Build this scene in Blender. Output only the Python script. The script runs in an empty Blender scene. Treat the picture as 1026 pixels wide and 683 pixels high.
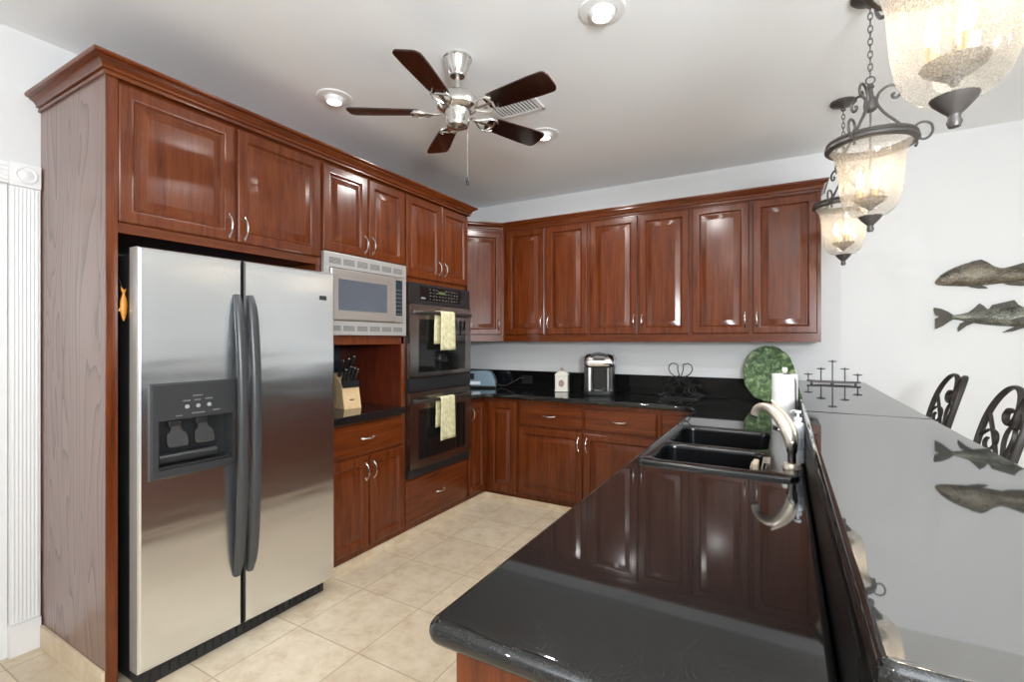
import bpy, bmesh, math, random
from mathutils import Vector, Matrix
random.seed(7)
PI = math.pi
SC = bpy.context.scene
COL = SC.collection

# ------------------------------------------------------------------ camera
cam_d = bpy.data.cameras.new('camera')
cam_d.sensor_fit = 'HORIZONTAL'
cam_d.sensor_width = 36.0
cam_d.lens = 36.0 * 479.0 / 1026.0
cam_d.shift_y = -1.5 / 1026.0
cam_d.clip_start = 0.02
cam = bpy.data.objects.new('camera', cam_d)
COL.objects.link(cam)
cam.location = (0, 0, 1.40)
cam.rotation_euler = (PI / 2, 0, math.radians(29.6))
SC.camera = cam

# ------------------------------------------------------------------ world, light, exposure
SC.view_settings.view_transform = 'Standard'
SC.view_settings.look = 'None'
SC.view_settings.gamma = 1.0
SC.view_settings.use_curve_mapping = False
SC.view_settings.exposure = -0.34
SC.cycles.use_denoising = True
SC.cycles.max_bounces = 10
SC.cycles.diffuse_bounces = 6
SC.cycles.glossy_bounces = 5
SC.cycles.transparent_max_bounces = 12
SC.cycles.sample_clamp_indirect = 6.0
W = bpy.data.worlds.new('sky')
SC.world = W
W.use_nodes = True
W.node_tree.nodes['Background'].inputs['Color'].default_value = (0.86, 0.93, 1.0, 1)
W.node_tree.nodes['Background'].inputs['Strength'].default_value = 0.8


def area(name, loc, rot, sx, sy, power, col=(1, 1, 1)):
    d = bpy.data.lights.new(name, 'AREA')
    d.shape = 'RECTANGLE'
    d.size, d.size_y = sx, sy
    d.energy = power
    d.color = col
    o = bpy.data.objects.new(name, d)
    o.location, o.rotation_euler = loc, rot
    COL.objects.link(o)
    return o


RX, RY = 4.6, -1.9           # right wall, rear wall (behind the camera)
LX, BY, CZ = -2.975, 4.20, 2.78
PW_REAR = 8.0
PW_RIGHT = 80.0
TILT_REAR = math.radians(36)
TILT_RIGHT = math.radians(40)
LAMP = 22.0                  # each recessed ceiling lamp
DAY = (0.89, 0.95, 1.0)
REAR_WIN = [(0.7, 2.4), (2.7, 4.3)]
RIGHT_WIN = [(-1.65, -0.35)]
WZ0, WZ1 = 0.90, 2.35
FILL = 180.0                # added fill light aimed at the ceiling, no real source there
fl = area('added_ceiling_bounce_fill', (1.02, -0.70, 1.78), Vector((-0.36, 0.62, 0.70)).to_track_quat('-Z', 'Y').to_euler(), 0.7, 0.7, FILL, (0.90, 0.955, 1.0))
for i, (a, b) in enumerate(REAR_WIN):
    area('daylight_rear', ((a + b) / 2, RY - 0.14, (WZ0 + WZ1) / 2), (PI / 2 + TILT_REAR, 0, 0), b - a, WZ1 - WZ0, PW_REAR, DAY)
for i, (a, b) in enumerate(RIGHT_WIN):
    area('daylight_right', (RX + 0.14, (a + b) / 2, (WZ0 + WZ1) / 2), (PI / 2 + TILT_RIGHT, 0, PI / 2), b - a, WZ1 - WZ0, PW_RIGHT, DAY)


# ------------------------------------------------------------------ node helpers
def srgb(r, g, b):
    def f(c):
        c /= 255.0
        return c / 12.92 if c <= 0.04045 else ((c + 0.055) / 1.055) ** 2.4
    return (f(r), f(g), f(b), 1.0)


class Mat:
    def __init__(s, name):
        s.m = bpy.data.materials.new(name)
        s.m.use_nodes = True
        s.nt = s.m.node_tree
        s.b = s.nt.nodes['Principled BSDF']
        s.out = s.nt.nodes['Material Output']

    def n(s, t, **kw):
        x = s.nt.nodes.new(t)
        for k, v in kw.items():
            setattr(x, k, v)
        return x

    def l(s, a, b):
        s.nt.links.new(a, b)

    def set(s, **kw):
        for k, v in kw.items():
            s.b.inputs[k.replace('_', ' ')].default_value = v
        return s

    def coords(s, scale=(1, 1, 1), loc=(0, 0, 0), kind='Object'):
        t = s.n('ShaderNodeTexCoord')
        mp = s.n('ShaderNodeMapping')
        mp.inputs['Scale'].default_value = scale
        mp.inputs['Location'].default_value = loc
        s.l(t.outputs[kind], mp.inputs['Vector'])
        return mp.outputs['Vector']

    def noise(s, vec, scale=5, detail=4, rough=0.5, dist=0.0):
        x = s.n('ShaderNodeTexNoise')
        x.inputs['Scale'].default_value = scale
        x.inputs['Detail'].default_value = detail
        x.inputs['Roughness'].default_value = rough
        x.inputs['Distortion'].default_value = dist
        s.l(vec, x.inputs['Vector'])
        return x.outputs['Fac']

    def ramp(s, fac, stops):
        r = s.n('ShaderNodeValToRGB')
        e = r.color_ramp.elements
        while len(e) < len(stops):
            e.new(0.5)
        for i, (p, c) in enumerate(stops):
            e[i].position = p
            e[i].color = c
        s.l(fac, r.inputs['Fac'])
        return r.outputs['Color']

    def bump(s, h, strength=0.1, dist=0.01):
        b = s.n('ShaderNodeBump')
        b.inputs['Strength'].default_value = strength
        b.inputs['Distance'].default_value = dist
        s.l(h, b.inputs['Height'])
        s.l(b.outputs['Normal'], s.b.inputs['Normal'])


def plain(name, col, rough=0.5, metal=0.0, **kw):
    m = Mat(name)
    m.set(Base_Color=col, Roughness=rough, Metallic=metal, **kw)
    return m.m


def wood(name, dark, mid, light, scale, rough=0.3, grain=1.0):
    m = Mat(name)
    v = m.coords(scale)
    f = m.noise(v, 2.2, 6, 0.62, 0.6)
    g = m.noise(v, 14.0, 3, 0.7, 0.0)
    mx = m.n('ShaderNodeMath', operation='MULTIPLY_ADD')
    mx.inputs[1].default_value = 0.35 * grain
    m.l(g, mx.inputs[0])
    m.l(f, mx.inputs[2])
    c = m.ramp(mx.outputs[0], [(0.40, dark), (0.62, mid), (0.92, light)])
    m.l(c, m.b.inputs['Base Color'])
    m.set(Roughness=rough, Coat_Weight=0.75, Coat_IOR=1.5, Coat_Roughness=0.18, Specular_IOR_Level=0.08)
    m.bump(g, 0.04, 0.002)
    return m.m


D, M_, L_ = srgb(62, 23, 7), srgb(92, 41, 15), srgb(114, 58, 25)
M = {}
M['wood'] = wood('cherry_wood_upright', D, M_, L_, (16, 16, 1.1))
M['wood_h'] = wood('cherry_wood_level', D, M_, L_, (1.1, 1.1, 18))
M['wood_in'] = wood('cherry_wood_interior', srgb(66, 24, 13), srgb(88, 35, 20), srgb(104, 46, 27), (14, 14, 1.4), 0.42)


def oak_side():
    m = Mat('oak_veneer_stained')
    v = m.coords((3.6, 3.6, 0.48))
    f = m.noise(v, 1.3, 2, 0.45, 0.5)
    mul = m.n('ShaderNodeMath', operation='MULTIPLY')
    mul.inputs[1].default_value = 15.0
    m.l(f, mul.inputs[0])
    fr = m.n('ShaderNodeMath', operation='FRACT')
    m.l(mul.outputs[0], fr.inputs[0])
    fine = m.noise(m.coords((70, 70, 2.0)), 3.0, 3, 0.6)
    ad = m.n('ShaderNodeMath', operation='MULTIPLY_ADD')
    ad.inputs[1].default_value = 0.5
    m.l(fine, ad.inputs[0])
    m.l(fr.outputs[0], ad.inputs[2])
    c = m.ramp(ad.outputs[0], [(0.24, srgb(78, 44, 36)), (0.46, srgb(114, 82, 72)), (1.0, srgb(124, 94, 84))])
    m.l(c, m.b.inputs['Base Color'])
    m.set(Roughness=0.34, Coat_Weight=0.5, Coat_Roughness=0.2)
    m.bump(fine, 0.12, 0.002)
    return m.m


M['oak'] = oak_side()


def paint(name, col, rough=0.6, bump=0.03):
    m = Mat(name)
    v = m.coords((1, 1, 1))
    m.set(Base_Color=col, Roughness=rough)
    m.bump(m.noise(v, 90, 3, 0.6), bump, 0.004)
    return m.m


M['wall'] = paint('white_wall_paint', (0.735, 0.735, 0.735, 1))
M['ceil'] = paint('textured_ceiling_paint', (0.91, 0.925, 0.94, 1), 0.8, 0.12)
M['trim'] = plain('white_gloss_trim', (0.83, 0.83, 0.83, 1), 0.3)


def tiles():
    m = Mat('travertine_floor_tiles')
    v = m.coords((1, 1, 1), (1.65 + 0.406 * 8, -1.515 + 0.406 * 12, 0))
    br = m.n('ShaderNodeTexBrick')
    br.offset = 0.0
    br.squash = 1.0
    for k, x in (('Scale', 1.0), ('Mortar Size', 0.0032), ('Mortar Smooth', 0.2), ('Bias', 0.0), ('Brick Width', 0.406), ('Row Height', 0.406)):
        br.inputs[k].default_value = x
    br.inputs['Color1'].default_value = (0.0, 0.0, 0.0, 1)
    br.inputs['Color2'].default_value = (1, 1, 1, 1)
    m.l(v, br.inputs['Vector'])
    n1 = m.noise(m.coords((1, 1, 1)), 9.0, 8, 0.70, 0.15)
    n2 = m.noise(m.coords((1, 1, 1)), 26, 4, 0.6)
    c1 = m.ramp(n1, [(0.28, srgb(184, 164, 136)), (0.50, srgb(208, 194, 170)), (0.72, srgb(220, 209, 188))])
    mix = m.n('ShaderNodeMixRGB', blend_type='MULTIPLY')
    mix.inputs['Fac'].default_value = 0.55
    m.l(c1, mix.inputs[1])
    c2 = m.ramp(br.outputs['Color'], [(0.0, (0.74, 0.70, 0.65, 1)), (0.5, (0.96, 0.91, 0.86, 1)), (1.0, (1.0, 1.0, 1.0, 1))])
    m.l(c2, mix.inputs[2])
    mo = m.n('ShaderNodeMixRGB')
    m.l(br.outputs['Fac'], mo.inputs['Fac'])
    m.l(mix.outputs[0], mo.inputs[1])
    mo.inputs[2].default_value = srgb(168, 150, 124)
    pit = m.ramp(n2, [(0.27, (0.80, 0.74, 0.66, 1)), (0.36, (1, 1, 1, 1))])
    mp = m.n('ShaderNodeMixRGB', blend_type='MULTIPLY')
    mp.inputs['Fac'].default_value = 0.8
    m.l(mo.outputs[0], mp.inputs[1])
    m.l(pit, mp.inputs[2])
    m.l(mp.outputs[0], m.b.inputs['Base Color'])
    m.set(Roughness=0.32)
    inv = m.n('ShaderNodeMath', operation='SUBTRACT')
    inv.inputs[0].default_value = 1.0
    m.l(br.outputs['Fac'], inv.inputs[1])
    m.bump(inv.outputs[0], 0.3, 0.002)
    return m.m


M['tile'] = tiles()


def travertine():
    m = Mat('travertine_skirting')
    n1 = m.noise(m.coords((1, 1, 1)), 8, 6, 0.62, 0.6)
    m.l(m.ramp(n1, [(0.3, srgb(198, 176, 144)), (0.7, srgb(226, 211, 186))]), m.b.inputs['Base Color'])
    m.set(Roughness=0.35)
    return m.m


M['trav'] = travertine()


def granite(name, base, fleck, rough, ior, coat=0.0):
    m = Mat(name)
    n1 = m.noise(m.coords((1, 1, 1)), 420, 2, 0.7)
    m.l(m.ramp(n1, [(0.55, base), (0.70, fleck)]), m.b.inputs['Base Color'])
    m.set(Roughness=rough, IOR=ior)
    return m.m


M['granite'] = granite('polished_black_granite', (0.007, 0.007, 0.007, 1), (0.05, 0.05, 0.048, 1), 0.035, 1.62)
M['granite_dull'] = plain('honed_black_granite', (0.006, 0.006, 0.006, 1), 0.06, 0.0, Specular_IOR_Level=0.22)
M['granite_matt'] = plain('black_granite_riser', (0.005, 0.005, 0.005, 1), 0.30, 0.0, Specular_IOR_Level=0.12)
M['granite_bar'] = granite('mirror_polished_black_granite', (0.016, 0.017, 0.017, 1), (0.05, 0.052, 0.05, 1), 0.025, 5.0)


def steel(name, col, rough, aniso=0.75, wob=0.02):
    m = Mat(name)
    m.set(Base_Color=col, Metallic=1.0, Roughness=rough, Anisotropic=aniso)
    tg = m.n('ShaderNodeTangent', direction_type='RADIAL', axis='Z')
    m.l(tg.outputs[0], m.b.inputs['Tangent'])
    n = m.noise(m.coords((1.0, 1.0, 6)), 1.5, 1, 0.4, 0.3)
    m.bump(n, wob, 0.02)
    return m.m


M['steel'] = steel('brushed_stainless_steel', (0.84, 0.875, 0.91, 1), 0.22, 0.6, 0.11)
M['steel_dark'] = steel('darker_stainless_steel', (0.36, 0.34, 0.325, 1), 0.25, 0.5, 0.0)
M['steel_warm'] = plain('warm_stainless_steel', (0.50, 0.475, 0.44, 1), 0.30, 0.65)
M['handle_dark'] = plain('dark_grey_metal', (0.11, 0.10, 0.095, 1), 0.28, 0.8)
M['silver'] = plain('silver_painted_metal', (0.55, 0.54, 0.52, 1), 0.32, 0.55)
M['nickel'] = plain('satin_nickel', (0.72, 0.705, 0.68, 1), 0.22, 1.0)
M['chrome'] = plain('chrome', (0.86, 0.86, 0.86, 1), 0.06, 1.0)
M['faucet'] = plain('brushed_champagne_metal', (0.72, 0.64, 0.54, 1), 0.32, 0.65)
M['blackpl'] = plain('black_plastic', (0.018, 0.018, 0.019, 1), 0.3)
M['blackmat'] = plain('matt_black', (0.010, 0.010, 0.011, 1), 0.6)
M['void'] = plain('black_fridge_side_and_gap_shade', (0.012, 0.012, 0.013, 1), 0.45)
M['navy'] = plain('dark_blue_black_panel', (0.018, 0.032, 0.045, 1), 0.25)
M['grey_h'] = plain('charcoal_handle_plastic', (0.052, 0.054, 0.057, 1), 0.28)
M['disp'] = plain('dispenser_grey_plastic', (0.036, 0.037, 0.039, 1), 0.35)
M['disp_in'] = plain('dispenser_dark_recess', (0.022, 0.023, 0.024, 1), 0.35)
M['paddle'] = plain('dispenser_paddle', (0.030, 0.030, 0.031, 1), 0.25)
M['oglass'] = plain('dark_oven_glass', (0.008, 0.008, 0.008, 1), 0.05)
M['mglass'] = plain('microwave_glass_painted_reflection', (0.20, 0.245, 0.30, 1), 0.12, 0.6)  # reflected window and curtains put into the base colour as blue grey
M['legend'] = plain('printed_legend', (0.34, 0.35, 0.36, 1), 0.5)
M['display'] = plain('green_display', (0.10, 0.13, 0.05, 1), 0.2)
M['slot'] = plain('vent_slot_grey', (0.17, 0.17, 0.165, 1), 0.5)
M['iron'] = plain('aged_bronze_iron', (0.045, 0.040, 0.037, 1), 0.42, 0.5)
M['iron_grey'] = plain('pewter_iron', (0.12, 0.11, 0.105, 1), 0.4, 0.5)
M['bronze'] = plain('brushed_pewter_bronze', (0.085, 0.076, 0.072, 1), 0.42, 0.35)
M['gold'] = plain('rubbed_gold_highlight', (0.52, 0.36, 0.17, 1), 0.35, 0.8)
M['wire'] = plain('black_wire', (0.012, 0.012, 0.012, 1), 0.35, 0.3)
M['cream'] = plain('cream_ceramic', (0.78, 0.75, 0.66, 1), 0.25)
M['motif'] = plain('faded_rose_motif', (0.34, 0.22, 0.22, 1), 0.4)
M['paper'] = paint('white_paper', (0.86, 0.86, 0.85, 1), 0.9, 0.1)
M['white_pl'] = plain('white_plastic', (0.80, 0.83, 0.88, 1), 0.3)
M['clear'] = plain('pale_label', (0.55, 0.60, 0.68, 1), 0.3)
M['toast'] = plain('steel_blue_enamel', (0.30, 0.42, 0.50, 1), 0.22, 0.3)
M['knife_wood'] = wood('pale_beech', srgb(196, 160, 112), srgb(216, 184, 138), srgb(228, 200, 158), (8, 8, 2), 0.5)
M['sponge'] = plain('beige_sponge', (0.52, 0.42, 0.31, 1), 0.9)
M['sink'] = plain('black_composite_sink', (0.004, 0.004, 0.0045, 1), 0.2)
M['orange'] = plain('orange_paint', (0.62, 0.24, 0.03, 1), 0.35)
M['rubber'] = plain('dark_floor_grille', (0.014, 0.017, 0.020, 1), 0.35)
M['cush'] = plain('tan_seat_fabric', (0.32, 0.26, 0.19, 1), 0.9)


def towel():
    m = Mat('pale_yellow_towel_cloth')
    n1 = m.noise(m.coords((1, 1, 1)), 38, 3, 0.6)
    m.l(m.ramp(n1, [(0.38, srgb(196, 189, 144)), (0.6, srgb(222, 217, 180))]), m.b.inputs['Base Color'])
    m.set(Roughness=0.95)
    m.bump(m.noise(m.coords((1, 1, 1)), 300, 2, 0.6), 0.3, 0.002)
    return m.m


M['towel'] = towel()


def leafplate():
    m = Mat('green_glazed_leaf_ceramic')
    v = m.coords((1, 1, 1))
    n1 = m.noise(v, 24, 8, 0.70, 0.8)
    m.l(m.ramp(n1, [(0.34, srgb(24, 50, 20)), (0.46, srgb(54, 88, 38)), (0.56, srgb(104, 134, 76)), (0.68, srgb(190, 202, 160))]), m.b.inputs['Base Color'])
    m.set(Roughness=0.3)
    m.bump(n1, 0.6, 0.015)
    return m.m


M['leaf'] = leafplate()


def fishskin(name, a, b, c, sc):
    m = Mat(name)
    v = m.coords((1, 1, 1))
    vo = m.n('ShaderNodeTexVoronoi')
    vo.inputs['Scale'].default_value = sc
    m.l(v, vo.inputs['Vector'])
    n1 = m.noise(m.coords((1, 1, 2.2)), 11, 4, 0.6, 0.5)
    ad = m.n('ShaderNodeMath', operation='MULTIPLY_ADD')
    ad.inputs[1].default_value = 0.35
    m.l(vo.outputs['Distance'], ad.inputs[0])
    m.l(n1, ad.inputs[2])
    m.l(m.ramp(ad.outputs[0], [(0.42, a), (0.6, b), (0.85, c)]), m.b.inputs['Base Color'])
    m.set(Roughness=0.36, Metallic=0.45)
    m.bump(vo.outputs['Distance'], 0.5, 0.004)
    return m.m


M['fish_a'] = fishskin('bronze_fish_scales', srgb(62, 56, 47), srgb(98, 91, 78), srgb(142, 134, 118), 130)
M['fish_b'] = fishskin('pewter_fish_scales', srgb(52, 52, 48), srgb(92, 92, 84), srgb(150, 150, 138), 130)


def finmat():
    m = Mat('ribbed_metal_fin')
    w = m.n('ShaderNodeTexWave')
    w.inputs['Scale'].default_value = 60
    w.inputs['Distortion'].default_value = 1.0
    m.l(m.coords((1, 0.2, 0.25)), w.inputs['Vector'])
    m.l(m.ramp(w.outputs['Fac'], [(0.2, srgb(62, 60, 55)), (0.8, srgb(112, 108, 98))]), m.b.inputs['Base Color'])
    m.set(Roughness=0.4, Metallic=0.4)
    m.bump(w.outputs['Fac'], 0.5, 0.004)
    return m.m


M['fin'] = finmat()


def blade():
    m = Mat('dark_gloss_walnut_blade')
    n1 = m.noise(m.coords((3, 22, 8)), 3, 4, 0.6)
    m.l(m.ramp(n1, [(0.3, srgb(22, 9, 7)), (0.7, srgb(48, 19, 13))]), m.b.inputs['Base Color'])
    m.set(Roughness=0.12)
    return m.m


M['blade'] = blade()


def emit(name, col, s):
    m = Mat(name)
    m.set(Base_Color=(0, 0, 0, 1), Emission_Color=col, Emission_Strength=s)
    return m.m


M['bulb'] = emit('warm_flame_bulb', (1.0, 0.80, 0.56, 1), 30.0)
M['lens'] = emit('recessed_lamp_lens', (1.0, 0.95, 0.88, 1), 6.0)


def seeded():
    m = Mat('seeded_amber_glass')
    nt = m.nt
    nt.nodes.remove(m.b)
    n1 = m.noise(m.coords((1, 1, 1)), 260, 3, 0.7)
    seed = m.ramp(n1, [(0.42, (0.22, 0.22, 0.22, 1)), (0.66, (0.46, 0.46, 0.46, 1))])
    tr = m.n('ShaderNodeBsdfTransparent')
    tr.inputs['Color'].default_value = (0.99, 0.98, 0.96, 1)
    tl = m.n('ShaderNodeBsdfTranslucent')
    tl.inputs['Color'].default_value = (1.0, 0.93, 0.82, 1)
    gl = m.n('ShaderNodeBsdfGlossy')
    gl.inputs['Roughness'].default_value = 0.05
    m1 = m.n('ShaderNodeMixShader')
    m.l(seed, m1.inputs[0])
    m.l(tr.outputs[0], m1.inputs[1])
    m.l(tl.outputs[0], m1.inputs[2])
    lw = m.n('ShaderNodeLayerWeight')
    pw = m.n('ShaderNodeMath', operation='POWER')
    m.l(lw.outputs['Facing'], pw.inputs[0])
    pw.inputs[1].default_value = 4.0
    fr = m.n('ShaderNodeMath', operation='MULTIPLY_ADD')
    m.l(pw.outputs[0], fr.inputs[0])
    fr.inputs[1].default_value = 0.45
    fr.inputs[2].default_value = 0.04
    m2 = m.n('ShaderNodeMixShader')
    m.l(fr.outputs[0], m2.inputs[0])
    m.l(m1.outputs[0], m2.inputs[1])
    m.l(gl.outputs[0], m2.inputs[2])
    m.l(m2.outputs[0], m.out.inputs['Surface'])
    return m.m


M['seeded'] = seeded()


def pane():
    m = Mat('window_glass')
    m.nt.nodes.remove(m.b)
    tr = m.n('ShaderNodeBsdfTransparent')
    gl = m.n('ShaderNodeBsdfGlossy')
    gl.inputs['Roughness'].default_value = 0.02
    mx = m.n('ShaderNodeMixShader')
    mx.inputs[0].default_value = 0.05
    m.l(tr.outputs[0], mx.inputs[1])
    m.l(gl.outputs[0], mx.inputs[2])
    m.l(mx.outputs[0], m.out.inputs['Surface'])
    return m.m


M['pane'] = pane()


# ------------------------------------------------------------------ mesh builder
class MB:
    def __init__(s):
        s.bm = bmesh.new()

    def box(s, x0, x1, y0, y1, z0, z1, bev=0.0, seg=2):
        r = bmesh.ops.create_cube(s.bm, size=1.0)
        vs = r['verts']
        for v in vs:
            v.co = Vector(((x0 + x1) / 2 + v.co.x * (x1 - x0), (y0 + y1) / 2 + v.co.y * (y1 - y0), (z0 + z1) / 2 + v.co.z * (z1 - z0)))
        if bev > 0:
            es = list({e for v in vs for e in v.link_edges})
            bmesh.ops.bevel(s.bm, geom=es, offset=bev, segments=seg, profile=0.5, affect='EDGES')
        return s

    def fbox(s, F, a0, a1, b0, b1, c0, c1, bev=0.0, seg=2):
        """box in a frame: a along R, b along U, c along N"""
        n0 = len(s.bm.verts)
        s.bm.verts.ensure_lookup_table()
        old = set(s.bm.verts)
        s.box(a0, a1, b0, b1, c0, c1, bev, seg)
        for v in s.bm.verts:
            if v not in old:
                v.co = F(v.co.x, v.co.y, v.co.z)
        return s

    def rings(s, rings, cap0=True, cap1=True, closed=False):
        """loft equal-length closed loops"""
        vr = [[s.bm.verts.new(p) for p in r] for r in rings]
        n = len(vr[0])
        k = len(vr)
        for i in range(k if closed else k - 1):
            A, B = vr[i], vr[(i + 1) % k]
            for j in range(n):
                s.bm.faces.new((A[j], A[(j + 1) % n], B[(j + 1) % n], B[j]))
        if not closed:
            if cap0:
                s.bm.faces.new(vr[0][::-1])
            if cap1:
                s.bm.faces.new(vr[-1])
        return s

    def lathe(s, prof, c=(0, 0, 0), seg=32, cap=True, axis=None):
        rings = []
        Q = Vector((0, 0, 1)).rotation_difference(Vector(axis)) if axis else None
        for r, z in prof:
            r = max(r, 1e-4)
            ring = []
            for i in range(seg):
                p = Vector((r * math.cos(2 * PI * i / seg), r * math.sin(2 * PI * i / seg), z))
                if Q:
                    p = Q @ p
                ring.append(p + Vector(c))
            rings.append(ring)
        return s.rings(rings, cap, cap)

    def tube(s, path, r, seg=8, closed=False, flat=None):
        """path of points, r number or list; flat=(wide, thin, up) gives a strap section"""
        P = [Vector(p) for p in path]
        n = len(P)
        R = r if isinstance(r, (list, tuple)) else [r] * n
        T = []
        for i in range(n):
            if closed:
                t = P[(i + 1) % n] - P[i - 1]
            else:
                t = P[min(i + 1, n - 1)] - P[max(i - 1, 0)]
            T.append(t.normalized() if t.length > 1e-9 else Vector((0, 0, 1)))
        ref = Vector((0, 0, 1)) if abs(T[0].z) < 0.9 else Vector((1, 0, 0))
        u = (ref - T[0] * ref.dot(T[0])).normalized()
        rings = []
        for i in range(n):
            u = (u - T[i] * u.dot(T[i]))
            u = u.normalized() if u.length > 1e-6 else T[i].orthogonal().normalized()
            w = T[i].cross(u)
            ring = []
            for k in range(seg):
                a = 2 * PI * k / seg
                if flat:
                    fu = Vector(flat[2])
                    fu = (fu - T[i] * fu.dot(T[i]))
                    fu = fu.normalized() if fu.length > 1e-6 else u
                    fw = T[i].cross(fu)
                    ring.append(P[i] + fu * flat[0] * math.cos(a) * (R[i]) + fw * flat[1] * math.sin(a) * (R[i]))
                else:
                    ring.append(P[i] + (u * math.cos(a) + w * math.sin(a)) * R[i])
            rings.append(ring)
        return s.rings(rings, True, True, closed)

    def prism(s, F, pts, c0, c1):
        """polygon pts (a,b) in frame F between c0 and c1"""
        return s.rings([[F(a, b, c0) for a, b in pts], [F(a, b, c1) for a, b in pts]])

    def ball(s, c, r, sx=1, sy=1, sz=1, u=16, v=10):
        r0 = bmesh.ops.create_uvsphere(s.bm, u_segments=u, v_segments=v, radius=r)
        for x in r0['verts']:
            x.co = Vector((c[0] + x.co.x * sx, c[1] + x.co.y * sy, c[2] + x.co.z * sz))
        return s


def smooth(pts, n=4):
    P = [Vector(p) for p in pts]
    out = []
    for i in range(len(P) - 1):
        a, b, c, d = P[max(i - 1, 0)], P[i], P[i + 1], P[min(i + 2, len(P) - 1)]
        for k in range(n):
            t = k / n
            out.append(0.5 * ((2 * b) + (c - a) * t + (2 * a - 5 * b + 4 * c - d) * t * t + (3 * b - a - 3 * c + d) * t ** 3))
    out.append(P[-1])
    return out


WLOC = {}


def thing(name, label, cat, loc=(0, 0, 0), group=None):
    o = bpy.data.objects.new(name, None)
    o.empty_display_size = 0.1
    COL.objects.link(o)
    o.location = loc
    o['label'] = label
    o['category'] = cat
    if group:
        o['group'] = group
    WLOC[o.name] = Vector(loc)
    return o


def obj(name, mb, mat, parent=None, label=None, angle=38.0):
    bm = mb.bm
    bmesh.ops.recalc_face_normals(bm, faces=bm.faces[:])
    me = bpy.data.meshes.new(name)
    off = WLOC[parent.name] if parent else Vector((0, 0, 0))
    if parent and off.length > 0:
        for v in bm.verts:
            v.co -= off
    bm.to_mesh(me)
    bm.free()
    for p in me.polygons:
        p.use_smooth = True
    me.set_sharp_from_angle(angle=math.radians(angle))
    o = bpy.data.objects.new(name, me)
    COL.objects.link(o)
    if mat:
        me.materials.append(M[mat] if isinstance(mat, str) else mat)
    if parent:
        o.parent = parent
        WLOC[o.name] = off
    if label:
        o['label'] = label
    wn_ = o.modifiers.new('weighted_normals', 'WEIGHTED_NORMAL')
    wn_.mode = 'FACE_AREA'
    wn_.weight = 90
    wn_.keep_sharp = True
    return o


def single(name, mb, mat, label, cat, group=None, base=None):
    """a thing that is one mesh, origin moved to its base"""
    o = obj(name, mb, mat)
    o['label'] = label
    o['category'] = cat
    if group:
        o['group'] = group
    if base:
        o.data.transform(Matrix.Translation(-Vector(base)))
        o.location = base
    WLOC[o.name] = Vector(base) if base else Vector((0, 0, 0))
    return o


def struct(name, mb, mat, parent=None):
    o = obj(name, mb, mat, parent)
    if not parent:
        o['kind'] = 'structure'
        WLOC[o.name] = Vector((0, 0, 0))
    return o


def dup(root, loc, label, rotz=None):
    r = root.copy()
    COL.objects.link(r)
    r.location = loc
    if rotz is not None:
        r.rotation_euler = (0, 0, rotz)
    r['label'] = label
    for ch in list(root.children):
        c = ch.copy()
        COL.objects.link(c)
        c.parent = r
        for g in ch.children:
            d = g.copy()
            COL.objects.link(d)
            d.parent = c
    return r


def frame(O, R, U, N):
    O, R, U, N = Vector(O), Vector(R), Vector(U), Vector(N)
    return lambda a, b, c: O + R * a + U * b + N * c


XF = -2.33          # left carcass face (doors stand 2 cm proud of it)
YF = 3.615          # back base carcass face
UF = 3.89           # back wall-cabinet carcass face
LEFT = frame((XF, 0, 0), (0, 1, 0), (0, 0, 1), (1, 0, 0))       # a = world y, b = world z, c = out
BACK = frame((0, YF, 0), (1, 0, 0), (0, 0, 1), (0, -1, 0))
UPPER = frame((0, UF, 0), (1, 0, 0), (0, 0, 1), (0, -1, 0))
PEN = frame((-0.475, 0, 0), (0, -1, 0), (0, 0, 1), (-1, 0, 0))   # a = -world y
PENEND = frame((0, 0.665, 0), (1, 0, 0), (0, 0, 1), (0, -1, 0))


def rect(F, a0, a1, b0, b1, ins, c):
    return [F(a0 + ins, b0 + ins, c), F(a1 - ins, b0 + ins, c), F(a1 - ins, b1 - ins, c), F(a0 + ins, b1 - ins, c)]


def door_mb(F, a0, a1, b0, b1, t=0.02, fr=0.058):
    w = min(a1 - a0, b1 - b0)
    fr = min(fr, w * 0.24)
    sl = min(0.034, w * 0.10)
    prof = [(0, 0.0), (0, t - 0.007), (0.002, t - 0.003), (0.007, t), (fr - 0.012, t), (fr - 0.008, t - 0.001), (fr - 0.003, t - 0.009),
            (fr + 0.002, t - 0.0135), (fr + 0.007, t - 0.0135), (fr + 0.009, t - 0.0115), (fr + 0.008 + sl, t - 0.002), (fr + 0.010 + sl, t - 0.001)]
    mb = MB()
    mb.rings([rect(F, a0, a1, b0, b1, i, c) for i, c in prof])
    return mb


def slab_mb(F, a0, a1, b0, b1, t=0.02):
    prof = [(0, 0.0), (0, t - 0.010), (0.003, t - 0.007), (0.006, t - 0.006), (0.010, t - 0.002), (0.015, t)]
    mb = MB()
    mb.rings([rect(F, a0, a1, b0, b1, i, c) for i, c in prof])
    return mb


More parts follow.
